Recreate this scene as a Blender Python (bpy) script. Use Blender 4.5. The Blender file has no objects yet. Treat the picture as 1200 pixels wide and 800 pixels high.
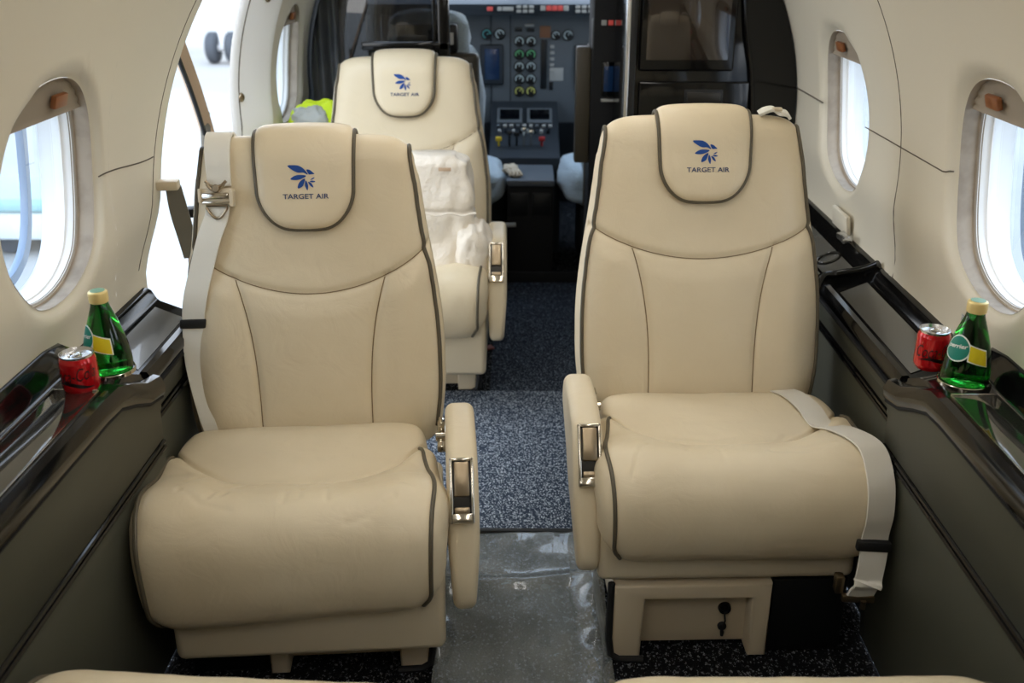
import bpy, bmesh, math, random
from mathutils import Vector, Matrix, noise
random.seed(7)
PI = math.pi
S = bpy.context.scene
COL = S.collection

# ------------------------------------------------------------------ helpers
def lin(r, g, b):
    f = lambda c: (c/255/12.92 if c/255 <= .04045 else ((c/255+.055)/1.055)**2.4)
    return (f(r), f(g), f(b), 1)

def V(*a): return Vector(a)

def smooth(e0, e1, x):
    t = max(0., min(1., (x-e0)/(e1-e0))); return t*t*(3-2*t)

def catmull(pts, n, closed=False):
    """n points (n+1 when open) evenly spread by length along a smooth curve through pts"""
    pts = [Vector(p) for p in pts]; m = len(pts); out = []
    segs = m if closed else m-1
    for i in range(segs):
        if closed: p0, p1, p2, p3 = pts[(i-1) % m], pts[i], pts[(i+1) % m], pts[(i+2) % m]
        else: p0, p1, p2, p3 = pts[max(i-1, 0)], pts[i], pts[i+1], pts[min(i+2, m-1)]
        for k in range(16):
            t = k/16
            out.append(.5*((2*p1)+(p2-p0)*t+(2*p0-5*p1+4*p2-p3)*t*t+(3*p1-p0-3*p2+p3)*t**3))
    out.append(pts[0].copy() if closed else pts[-1].copy())
    L = [0]
    for a, b in zip(out, out[1:]): L.append(L[-1]+(b-a).length)
    res = []; j = 0
    for i in range(n if closed else n+1):
        d = L[-1]*i/n
        while j < len(L)-2 and L[j+1] < d: j += 1
        s = L[j+1]-L[j]; t = 0 if s == 0 else (d-L[j])/s
        res.append(out[j].lerp(out[j+1], min(1, t)))
    return res

ROOTM = {}
def tag(o, label=None, cat=None, group=None, kind=None):
    if label: o['label'] = label
    if cat: o['category'] = cat
    if group: o['group'] = group
    if kind: o['kind'] = kind
    return o

def thing(name, label, cat, loc=(0, 0, 0), rz=0, group=None, kind=None):
    o = bpy.data.objects.new(name, None); COL.objects.link(o)
    o.empty_display_size = .05
    o.location = loc; o.rotation_euler = (0, 0, rz)
    ROOTM[o] = Matrix.Translation(Vector(loc)) @ Matrix.Rotation(rz, 4, 'Z')
    return tag(o, label, cat, group, kind)

class MB:
    def __init__(s): s.v = []; s.f = []; s.mi = []; s.m = 0
    def add(s, vs, fs):
        b = len(s.v); s.v += [Vector(p) for p in vs]
        s.f += [[i+b for i in f] for f in fs]; s.mi += [s.m]*len(fs)
    def grid(s, rows, cu=False, cv=False, cap=False):
        R, C = len(rows), len(rows[0]); fs = []
        for i in range(R if cu else R-1):
            for j in range(C if cv else C-1):
                a, b = i, (i+1) % R; c, d = j, (j+1) % C
                fs.append([a*C+c, a*C+d, b*C+d, b*C+c])
        if cap and cv:
            fs.append(list(range(C))[::-1]); fs.append([(R-1)*C+j for j in range(C)])
        s.add([p for r in rows for p in r], fs); return s
    def tube(s, path, r, n=10, closed=False, cap=True):
        path = [Vector(p) for p in path]; m = len(path); rows = []
        up = None
        for i in range(m):
            if closed: t = path[(i+1) % m]-path[i-1]
            else: t = path[min(i+1, m-1)]-path[max(i-1, 0)]
            if t.length < 1e-9: t = V(0, 0, 1)
            t.normalize()
            if up is None:
                up = V(0, 0, 1) if abs(t.z) < .9 else V(1, 0, 0)
            up = up - t*up.dot(t)
            if up.length < 1e-6: up = t.orthogonal()
            up.normalize(); sd = t.cross(up)
            rr = r(i/(m-1)) if callable(r) else r
            rows.append([path[i]+up*math.cos(2*PI*k/n)*rr+sd*math.sin(2*PI*k/n)*rr for k in range(n)])
        s.grid(rows, cu=closed, cv=True, cap=cap and not closed); return s
    def ribbon(s, path, sides, w, th):
        """flat strap along path; sides = width direction at each point"""
        rows = []; m = len(path); path = [Vector(p) for p in path]
        for i in range(m):
            t = (path[min(i+1, m-1)]-path[max(i-1, 0)]).normalized()
            sd = Vector(sides[i]) if isinstance(sides, list) else Vector(sides)
            sd = (sd-t*sd.dot(t)).normalized(); n = t.cross(sd)
            ww = (w(i/(m-1)) if callable(w) else w)/2
            rows.append([path[i]+sd*a*ww+n*b*th/2 for a, b in
                         ((-1, -.4), (-.96, -1), (-.5, -1), (0, -1), (.5, -1), (.96, -1), (1, -.4), (1, .4), (.96, 1), (.5, 1), (0, 1), (-.5, 1), (-.96, 1), (-1, .4))])
        s.grid(rows, cv=True, cap=True); return s
    def box(s, c, size, bevel=.003, rot=None, seg=2):
        bm = bmesh.new(); bmesh.ops.create_cube(bm, size=1)
        for v in bm.verts: v.co = V(v.co.x*size[0], v.co.y*size[1], v.co.z*size[2])
        if bevel > 0: bmesh.ops.bevel(bm, geom=bm.edges[:], offset=min(bevel, min(size)*.45), segments=seg, profile=.5, affect='EDGES')
        bm.verts.index_update()
        M = Matrix.Translation(Vector(c)) @ (rot.to_4x4() if rot else Matrix())
        s.add([M @ v.co for v in bm.verts], [[v.index for v in f.verts] for f in bm.faces]); bm.free(); return s
    def bx(s, x0, x1, y0, y1, z0, z1, bevel=.003, seg=2):
        return s.box(((x0+x1)/2, (y0+y1)/2, (z0+z1)/2), (abs(x1-x0), abs(y1-y0), abs(z1-z0)), bevel, None, seg)
    def lathe(s, prof, c=(0, 0, 0), n=48, rot=None):
        rows = []; c = Vector(c)
        for r, z in prof:
            row = []
            for k in range(n):
                a = 2*PI*k/n; p = V(r*math.cos(a), r*math.sin(a), z)
                row.append(c+(rot @ p if rot else p))
            rows.append(row)
        s.grid(rows, cv=True); return s
    def prism(s, outline, a0, a1, axis='x', bevel=0, seg=3):
        """outline of (p,q) pairs extruded between a0 and a1 along axis; (p,q)=(y,z) for x, (x,z) for y, (x,y) for z"""
        bm = bmesh.new()
        def P(p, q, a): return {'x': (a, p, q), 'y': (p, a, q), 'z': (p, q, a)}[axis]
        lo = [bm.verts.new(P(p, q, a0)) for p, q in outline]; hi = [bm.verts.new(P(p, q, a1)) for p, q in outline]
        n = len(outline)
        for i in range(n): bm.faces.new((lo[i], lo[(i+1) % n], hi[(i+1) % n], hi[i]))
        f1 = bm.faces.new(lo[::-1]); f2 = bm.faces.new(hi)
        bmesh.ops.recalc_face_normals(bm, faces=bm.faces[:])
        if bevel: bmesh.ops.bevel(bm, geom=list(set(f1.edges[:]+f2.edges[:])), offset=bevel, segments=seg, profile=.5, affect='EDGES')
        bm.verts.index_update()
        s.add([v.co.copy() for v in bm.verts], [[v.index for v in f.verts] for f in bm.faces]); bm.free(); return s
    def build(s, name, mat, parent=None, world=True, xf=None, angle=40, merge=True, recalc=True):
        vs = [xf(p) for p in s.v] if xf else s.v
        if parent is not None and world:
            inv = ROOTM[parent].inverted(); vs = [inv @ p for p in vs]
        me = bpy.data.meshes.new(name); me.from_pydata([tuple(p) for p in vs], [], s.f); 
        mats = mat if isinstance(mat, (list, tuple)) else [mat]
        for m in mats: me.materials.append(m)
        if len(mats) > 1: me.polygons.foreach_set('material_index', s.mi)
        bm = bmesh.new(); bm.from_mesh(me)
        if merge: bmesh.ops.remove_doubles(bm, verts=bm.verts[:], dist=2e-5)
        if recalc: bmesh.ops.recalc_face_normals(bm, faces=bm.faces[:])
        for f in bm.faces: f.smooth = True
        lim = math.radians(angle)
        for e in bm.edges:
            if len(e.link_faces) == 2 and e.calc_face_angle(0) > lim: e.smooth = False
        bm.to_mesh(me); bm.free(); me.update()
        o = bpy.data.objects.new(name, me); COL.objects.link(o)
        if parent is not None:
            o.parent = parent; ROOTM[o] = ROOTM[parent]
        return o

# ------------------------------------------------------------------ materials
def mat(name, color, rough=.5, metal=0., coat=0., bump=None, spec=.5, sheen=0., trans=0., ior=1.45, emit=None, es=0.):
    m = bpy.data.materials.new(name); m.use_nodes = True; nt = m.node_tree
    b = nt.nodes['Principled BSDF']
    b.inputs['Base Color'].default_value = color; b.inputs['Roughness'].default_value = rough
    b.inputs['Metallic'].default_value = metal; b.inputs['Coat Weight'].default_value = coat
    b.inputs['Coat Roughness'].default_value = .03
    b.inputs['Specular IOR Level'].default_value = spec; b.inputs['IOR'].default_value = ior
    b.inputs['Transmission Weight'].default_value = trans; b.inputs['Sheen Weight'].default_value = sheen
    if emit: b.inputs['Emission Color'].default_value = emit; b.inputs['Emission Strength'].default_value = es
    if bump:
        sc, st, dist = bump
        tc = nt.nodes.new('ShaderNodeTexCoord'); n = nt.nodes.new('ShaderNodeTexNoise'); bp = nt.nodes.new('ShaderNodeBump')
        n.inputs['Scale'].default_value = sc; n.inputs['Detail'].default_value = 4
        bp.inputs['Strength'].default_value = st; bp.inputs['Distance'].default_value = dist
        nt.links.new(tc.outputs['Object'], n.inputs['Vector']); nt.links.new(n.outputs['Fac'], bp.inputs['Height'])
        nt.links.new(bp.outputs['Normal'], b.inputs['Normal'])
    return m

def vary(m, c2, scale, lo=.35, hi=.65, detail=3):
    """blend the base colour towards c2 with noise"""
    nt = m.node_tree; b = nt.nodes['Principled BSDF']
    tc = nt.nodes.new('ShaderNodeTexCoord'); n = nt.nodes.new('ShaderNodeTexNoise'); r = nt.nodes.new('ShaderNodeValToRGB')
    n.inputs['Scale'].default_value = scale; n.inputs['Detail'].default_value = detail
    r.color_ramp.elements[0].position = lo; r.color_ramp.elements[1].position = hi
    r.color_ramp.elements[0].color = b.inputs['Base Color'].default_value; r.color_ramp.elements[1].color = c2
    nt.links.new(tc.outputs['Object'], n.inputs['Vector']); nt.links.new(n.outputs['Fac'], r.inputs['Fac'])
    nt.links.new(r.outputs['Color'], b.inputs['Base Color']); return m

M = {}
M['leather'] = vary(mat('cream_leather', lin(219, 204, 174), .40, bump=(420, .12, .0015)), lin(213, 197, 166), 5)
def rumple(m, scale, st, dist):
    nt = m.node_tree; b = nt.nodes['Principled BSDF']; old = b.inputs['Normal'].links[0].from_node
    tc = nt.nodes.new('ShaderNodeTexCoord'); n = nt.nodes.new('ShaderNodeTexNoise'); bp = nt.nodes.new('ShaderNodeBump')
    n.inputs['Scale'].default_value = scale; n.inputs['Detail'].default_value = 5; n.inputs['Distortion'].default_value = 1.6
    bp.inputs['Strength'].default_value = st; bp.inputs['Distance'].default_value = dist
    nt.links.new(tc.outputs['Object'], n.inputs['Vector']); nt.links.new(n.outputs['Fac'], bp.inputs['Height'])
    nt.links.new(bp.outputs['Normal'], old.inputs['Normal']); return m
rumple(M['leather'], 14, .16, .012)
M['leather2'] = mat('cream_leather_trim', lin(211, 197, 169), .48, bump=(420, .1, .0015))
M['piping'] = mat('olive_piping', lin(88, 80, 64), .5)
M['thread'] = mat('brown_thread', lin(122, 98, 66), .7)
M['cream_plastic'] = mat('cream_plastic', lin(206, 191, 164), .4)
M['wall'] = mat('cream_wall', lin(220, 212, 193), .42, bump=(60, .03, .002))
M['wall_dark'] = mat('charcoal_wall', lin(58, 60, 62), .6)
M['white'] = mat('white_paint', lin(248, 247, 244), .4)
M['groove'] = mat('dark_groove', lin(96, 86, 72), .7)
M['black_gloss'] = mat('black_gloss', lin(12, 12, 12), .1, spec=.42)
M['black'] = mat('black_plastic', lin(16, 17, 18), .45)
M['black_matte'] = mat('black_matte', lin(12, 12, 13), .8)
M['lid'] = mat('dark_lacquer', lin(40, 40, 37), .06, coat=1.)
M['grey_panel'] = mat('grey_leatherette', lin(65, 65, 54), .5, bump=(380, .12, .0012))
M['silver_gloss'] = mat('smoked_silver', lin(92, 90, 84), .2, coat=.6)
M['chrome'] = mat('chrome', lin(205, 198, 185), .12, metal=1.)
M['nickel'] = mat('brushed_nickel', lin(158, 142, 118), .32, metal=1., bump=(300, .1, .001))
M['dark_metal'] = mat('dark_metal', lin(60, 58, 55), .4, metal=.8)
M['strap'] = mat('cream_webbing', lin(212, 206, 192), .7, bump=(900, .3, .001))
M['strap_white'] = mat('white_webbing', lin(226, 222, 210), .7, bump=(900, .3, .001))
M['blue_ink'] = mat('blue_ink', lin(12, 66, 140), .6)
M['navy_ink'] = mat('navy_ink', lin(38, 62, 104), .6)
M['shade'] = mat('grey_shade', lin(152, 140, 124), .8, bump=(120, .2, .002))
M['tan'] = vary(mat('tan_liner', lin(172, 158, 140), .7), lin(140, 127, 112), 22, .45, .8)
M['outer_ring'] = mat('outer_window_ring', lin(128, 146, 168), .4)
M['brown'] = mat('brown_wood_tab', lin(136, 84, 48), .4)
M['grey_cloth'] = mat('grey_cloth', lin(112, 108, 98), .85, bump=(500, .3, .002))
M['hand_rail'] = mat('tan_rail', lin(196, 168, 140), .5)
M['curtain'] = vary(mat('dark_curtain', lin(92, 95, 98), .75, bump=(250, .2, .002)), lin(112, 112, 112), 9)
M['hivis'] = mat('hivis_yellow', lin(205, 232, 40), .7, emit=None)
M['reflect'] = mat('reflective_grey', lin(172, 176, 172), .5)
M['cover_fabric'] = mat('white_cover', lin(232, 222, 206), .55, bump=(38, .55, .012))
M['fleece'] = mat('blue_grey_fleece', lin(176, 192, 202), .95, bump=(140, .9, .006), sheen=.4)
M['beige_glove'] = mat('beige_cloth', lin(196, 180, 156), .8, bump=(120, .4, .004))
M['pilot_olive'] = mat('olive_leather', lin(66, 60, 48), .5)
M['panel_blue'] = mat('slate_panel', lin(92, 98, 102), .55)
M['panel_dark'] = mat('dark_slate', lin(38, 44, 50), .5)
M['dial_black'] = mat('dial_black', lin(12, 14, 16), .3)
M['dial_white'] = mat('dial_white', lin(190, 205, 205), .5)
M['dial_green'] = mat('dial_green', lin(110, 190, 130), .5)
M['dial_yellow'] = mat('dial_yellow', lin(214, 214, 120), .5)
M['dial_cyan'] = mat('dial_cyan', lin(90, 170, 170), .5)
M['screen'] = mat('dark_screen', lin(8, 10, 14), .15)
M['screen_blue'] = mat('blue_screen', lin(24, 44, 74), .15, emit=lin(30, 60, 100), es=.06)
M['lamp_red'] = mat('red_annunciator', lin(190, 84, 78), .4, emit=lin(230, 60, 50), es=.12)
M['lamp_white'] = mat('grey_annunciator', lin(165, 165, 160), .4)
M['copper'] = mat('copper_plate', lin(140, 96, 66), .5)
M['yellow'] = mat('yellow_knob', lin(214, 180, 40), .5)
M['red'] = mat('red_knob', lin(170, 40, 36), .5)
M['can_red'] = mat('can_red', lin(196, 18, 26), .22, metal=.35, coat=.6)
M['aluminium'] = mat('aluminium', lin(215, 215, 215), .25, metal=1.)
M['can_black'] = mat('can_black', lin(22, 6, 8), .35)
M['gold_cap'] = mat('gold_cap', lin(228, 204, 138), .35, metal=.3)
M['cap_green'] = mat('cap_green', lin(120, 160, 130), .4)
M['label_green'] = mat('label_green', lin(16, 122, 104), .45)
M['label_white'] = mat('label_white', lin(226, 230, 222), .5)
M['label_yellow'] = mat('label_yellow', lin(214, 196, 24), .45)
M['water'] = mat('green_glass', lin(38, 165, 54), .02, trans=1., ior=1.42)
M['rubber'] = mat('black_rubber', lin(22, 22, 23), .6)
M['tyre'] = mat('tyre_rubber', lin(70, 74, 80), .8)
M['plane_white'] = mat('aircraft_white', lin(240, 240, 240), .3)
M['concrete'] = vary(mat('apron_concrete', lin(158, 157, 154), .9), lin(146, 145, 142), .4)
M['teal'] = mat('teal_roof', lin(150, 186, 188), .7)
M['hangar'] = mat('pale_hangar', lin(206, 214, 216), .7)
M['tag_red'] = mat('red_tag', lin(120, 62, 52), .6)
M['lamp'] = mat('warm_fill_lamp', lin(255, 246, 230), .5, emit=(1., .96, .90, 1), es=8.0)  # glow of the added ceiling fill strips
M['placard'] = mat('placard', lin(206, 204, 198), .4)

def glassy(name, tint, gloss=.12, rough=.02, glosscol=(1, 1, 1, 1)):
    m = bpy.data.materials.new(name); m.use_nodes = True; nt = m.node_tree; nt.nodes.clear()
    o = nt.nodes.new('ShaderNodeOutputMaterial'); mx = nt.nodes.new('ShaderNodeMixShader')
    t = nt.nodes.new('ShaderNodeBsdfTransparent'); g = nt.nodes.new('ShaderNodeBsdfGlossy'); fr = nt.nodes.new('ShaderNodeLayerWeight'); pw = nt.nodes.new('ShaderNodeMath'); pw.operation = 'POWER'; ma = nt.nodes.new('ShaderNodeMath'); ma.operation = 'MULTIPLY_ADD'
    t.inputs[0].default_value = tint; g.inputs['Roughness'].default_value = rough; g.inputs['Color'].default_value = glosscol
    fr.inputs[0].default_value = .5; pw.inputs[1].default_value = 5.; ma.inputs[1].default_value = .95; ma.inputs[2].default_value = .05
    nt.links.new(fr.outputs['Facing'], pw.inputs[0]); nt.links.new(pw.outputs[0], ma.inputs[0])
    nt.links.new(ma.outputs[0], mx.inputs[0]); nt.links.new(t.outputs[0], mx.inputs[1]); nt.links.new(g.outputs[0], mx.inputs[2])
    nt.links.new(mx.outputs[0], o.inputs[0]); return m
M['pane'] = glassy('window_pane', (.80, .86, .92, 1))
M['smoked'] = glassy('smoked_acrylic', (.30, .31, .33, 1))

def carpet(name, base, spk, scale, thr, bump=.6):
    m = bpy.data.materials.new(name); m.use_nodes = True; nt = m.node_tree; b = nt.nodes['Principled BSDF']
    b.inputs['Roughness'].default_value = .95; b.inputs['Specular IOR Level'].default_value = .1
    tc = nt.nodes.new('ShaderNodeTexCoord'); vo = nt.nodes.new('ShaderNodeTexVoronoi'); r = nt.nodes.new('ShaderNodeValToRGB')
    mp = nt.nodes.new('ShaderNodeMapping'); mp.inputs['Scale'].default_value = (1, .75, 1)
    ns = nt.nodes.new('ShaderNodeTexNoise'); ns.inputs['Scale'].default_value = scale*1.7; ns.inputs['Detail'].default_value = 2
    vo.inputs['Scale'].default_value = scale
    sx = nt.nodes.new('ShaderNodeSeparateColor')
    ma = nt.nodes.new('ShaderNodeMath'); ma.operation = 'MULTIPLY'
    mb = nt.nodes.new('ShaderNodeMath'); mb.operation = 'MULTIPLY_ADD'; mb.inputs[1].default_value = 1.6; mb.inputs[2].default_value = .2
    r.color_ramp.elements[0].position = thr; r.color_ramp.elements[1].position = thr+.16
    r.color_ramp.elements[0].color = base; r.color_ramp.elements[1].color = spk
    bp = nt.nodes.new('ShaderNodeBump'); bp.inputs['Strength'].default_value = bump; bp.inputs['Distance'].default_value = .004
    L = nt.links.new
    L(tc.outputs['Object'], mp.inputs['Vector']); L(mp.outputs[0], vo.inputs['Vector']); L(mp.outputs[0], ns.inputs['Vector'])
    L(vo.outputs['Color'], sx.inputs[0]); L(ns.outputs['Fac'], mb.inputs[0]); L(sx.outputs[0], ma.inputs[0]); L(mb.outputs[0], ma.inputs[1])
    L(ma.outputs[0], r.inputs['Fac']); L(r.outputs['Color'], b.inputs['Base Color'])
    L(vo.outputs['Distance'], bp.inputs['Height']); L(bp.outputs['Normal'], b.inputs['Normal'])
    return m
M['carpet_black'] = carpet('black_speckled_carpet', lin(14, 15, 17), lin(120, 122, 126), 260, .84)
M['carpet_navy'] = carpet('navy_speckled_carpet', lin(52, 62, 76), lin(188, 196, 204), 390, .70)
M['carpet_deep'] = carpet('deep_navy_carpet', lin(36, 42, 52), lin(140, 150, 162), 390, .82)

def film():
    m = bpy.data.materials.new('clear_film'); m.use_nodes = True; nt = m.node_tree
    b = nt.nodes['Principled BSDF']; o = nt.nodes['Material Output']
    b.inputs['Base Color'].default_value = lin(150, 156, 156); b.inputs['Roughness'].default_value = .22; b.inputs['Coat Weight'].default_value = 1.
    t = nt.nodes.new('ShaderNodeBsdfTransparent'); t.inputs[0].default_value = (.9, .93, .95, 1)
    mx = nt.nodes.new('ShaderNodeMixShader'); tc = nt.nodes.new('ShaderNodeTexCoord'); n = nt.nodes.new('ShaderNodeTexNoise')
    n.inputs['Scale'].default_value = 9; n.inputs['Detail'].default_value = 5
    r = nt.nodes.new('ShaderNodeMapRange'); r.inputs[1].default_value = .35; r.inputs[2].default_value = .7; r.inputs[3].default_value = .34; r.inputs[4].default_value = .55
    bp = nt.nodes.new('ShaderNodeBump'); bp.inputs['Strength'].default_value = .25; bp.inputs['Distance'].default_value = .01
    L = nt.links.new
    L(tc.outputs['Object'], n.inputs['Vector']); L(n.outputs['Fac'], r.inputs[0]); L(r.outputs[0], mx.inputs[0])
    L(n.outputs['Fac'], bp.inputs['Height']); L(bp.outputs['Normal'], b.inputs['Normal'])
    L(t.outputs[0], mx.inputs[1]); L(b.outputs[0], mx.inputs[2]); L(mx.outputs[0], o.inputs[0]); return m
M['film'] = film()

# ------------------------------------------------------------------ text
def text_mesh(txt, width, height, shear=0., bold=0.):
    cu = bpy.data.curves.new('t', 'FONT'); cu.body = txt; cu.size = 1; cu.shear = shear; cu.offset = bold
    cu.align_x = 'LEFT'; cu.resolution_u = 4
    ob = bpy.data.objects.new('t', cu); COL.objects.link(ob)
    dg = bpy.context.evaluated_depsgraph_get(); dg.update()
    me = ob.evaluated_get(dg).to_mesh()
    bm = bmesh.new(); bm.from_mesh(me); bmesh.ops.triangulate(bm, faces=bm.faces[:])
    bm.verts.index_update()
    vs = [v.co.copy() for v in bm.verts]; fs = [[v.index for v in f.verts] for f in bm.faces]; bm.free()
    bpy.data.objects.remove(ob); bpy.data.curves.remove(cu)
    x0 = min(v.x for v in vs); x1 = max(v.x for v in vs); y0 = min(v.y for v in vs); y1 = max(v.y for v in vs)
    return [((v.x-(x0+x1)/2)/(x1-x0)*width, (v.y-y0)/(y1-y0)*height) for v in vs], fs

def leaf(pts, n=10):
    """closed outline of a feather through control points, as a triangle fan"""
    out = catmull([V(p[0], p[1], 0) for p in pts], n*3, True)
    c = sum(out, V(0, 0, 0))/len(out)
    vs = [(c.x, c.y)]+[(p.x, p.y) for p in out]
    return vs, [[0, i+1, (i+1) % len(out)+1] for i in range(len(out))]

FEATHERS = [
    [(365, 210), (450, 203), (535, 212), (610, 255), (668, 338), (600, 306), (515, 304), (430, 262)],
    [(402, 405), (445, 362), (520, 338), (640, 352), (570, 398), (490, 417)],
    [(508, 540), (515, 485), (555, 430), (618, 396), (606, 460), (575, 515)],
    [(648, 570), (617, 510), (618, 465), (632, 425), (658, 480), (662, 525)],
    [(742, 530), (695, 505), (664, 446), (710, 466)],
    [(775, 446), (730, 456), (688, 440), (730, 428)],
    [(762, 378), (748, 402), (700, 420), (722, 394)],
    [(648, 266), (695, 268), (730, 295), (764, 326), (722, 330), (682, 330)]]

# ------------------------------------------------------------------ padded shapes
class Pillow:
    def __init__(s, G, Md, w, N=200, p=6., q=2.4, disp=None):
        m = len(G)
        a = catmull([V(g[0], g[1], 0) for g in G], N, True)
        # medial points interpolated by nearest control parameter
        s.G = a; s.N = N; s.p = p; s.q = q; s.w = w; s.disp = disp
        L = [0]
        cg = [V(g[0], g[1], 0) for g in G]+[V(G[0][0], G[0][1], 0)]
        dense = catmull(cg[:-1], m*24, True)
        # parameter: nearest control point pair
        s.M = []
        for pt in a:
            best = None
            for i in range(m):
                A, B = cg[i], cg[i+1]; d = B-A; t = max(0, min(1, (pt-A).dot(d)/max(d.length_squared, 1e-12)))
                q_ = (A+d*t-pt).length
                if best is None or q_ < best[0]: best = (q_, i, t)
            _, i, t = best
            m0 = V(Md[i][0], Md[i][1], 0); m1 = V(Md[(i+1) % m][0], Md[(i+1) % m][1], 0)
            s.M.append(m0.lerp(m1, t))
    def base(s, f, x):
        i = int(math.floor(f)) % s.N; t = f-math.floor(f); j = (i+1) % s.N
        g = s.G[i].lerp(s.G[j], t); m = s.M[i].lerp(s.M[j], t)
        w = s.w(g.x, g.y) if callable(s.w) else s.w
        u = min(1., abs(x)/w); k = max(0., 1-u**s.p)**(1/s.q)
        e = m+(g-m)*k
        return V(max(-w, min(w, x)), e.x, e.y)
    def width(s, f):
        i = int(math.floor(f)) % s.N; g = s.G[i]; return s.w(g.x, g.y) if callable(s.w) else s.w
    def surf(s, f, x, off=0.):
        P = s.base(f, x); w = s.width(f); h = .002
        if abs(x) > w*.995: return P
        a = s.base(f+.5, x)-s.base(f-.5, x); b = s.base(f, min(w, x+h))-s.base(f, max(-w, x-h))
        n = b.cross(a)
        if n.length < 1e-12: return P
        n.normalize()
        i = int(f) % s.N; gd = s.G[i]-s.M[i]
        if n.y*gd.x+n.z*gd.y < 0 and abs(x) < w*.9: n = -n
        elif n.x*x < 0 and abs(x) >= w*.9: n = -n
        d = off+(s.disp(P, n) if s.disp else 0.)
        return P+n*d
    def mesh(s, mb, nx=120, c=1.7):
        rows = []
        for i in range(s.N):
            w = s.width(i); row = []
            for j in range(nx+1):
                t = 2*j/nx-1
                x = (1 if t >= 0 else -1)*(1-(1-abs(t))**c)*w
                row.append(s.surf(i, x))
            rows.append(row)
        mb.grid(rows, cu=True); return mb
    def find(s, test, lo, hi):
        """float index in [lo,hi] where test (increasing function of G minus target) crosses zero"""
        for i in range(lo, hi):
            a, b = test(s.G[i % s.N]), test(s.G[(i+1) % s.N])
            if a == 0: return float(i)
            if a*b < 0: return i+abs(a)/(abs(a)+abs(b))
        return float(hi)

def segdist(px, py, pts):
    best = 1e9
    for (ax, ay), (bx_, by_) in zip(pts, pts[1:]):
        dx, dy = bx_-ax, by_-ay; L = dx*dx+dy*dy
        t = max(0, min(1, ((px-ax)*dx+(py-ay)*dy)/L)) if L else 0
        best = min(best, math.hypot(px-ax-dx*t, py-ay-dy*t))
    return best

# ------------------------------------------------------------------ the cabin seat
# local frame: x towards the aisle for m=+1, y to the back of the seat, z up, origin on the floor under the cushion front
def vert_seam(z): return .109+.036*max(0, (z-.36)/.3)**2.8

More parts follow.
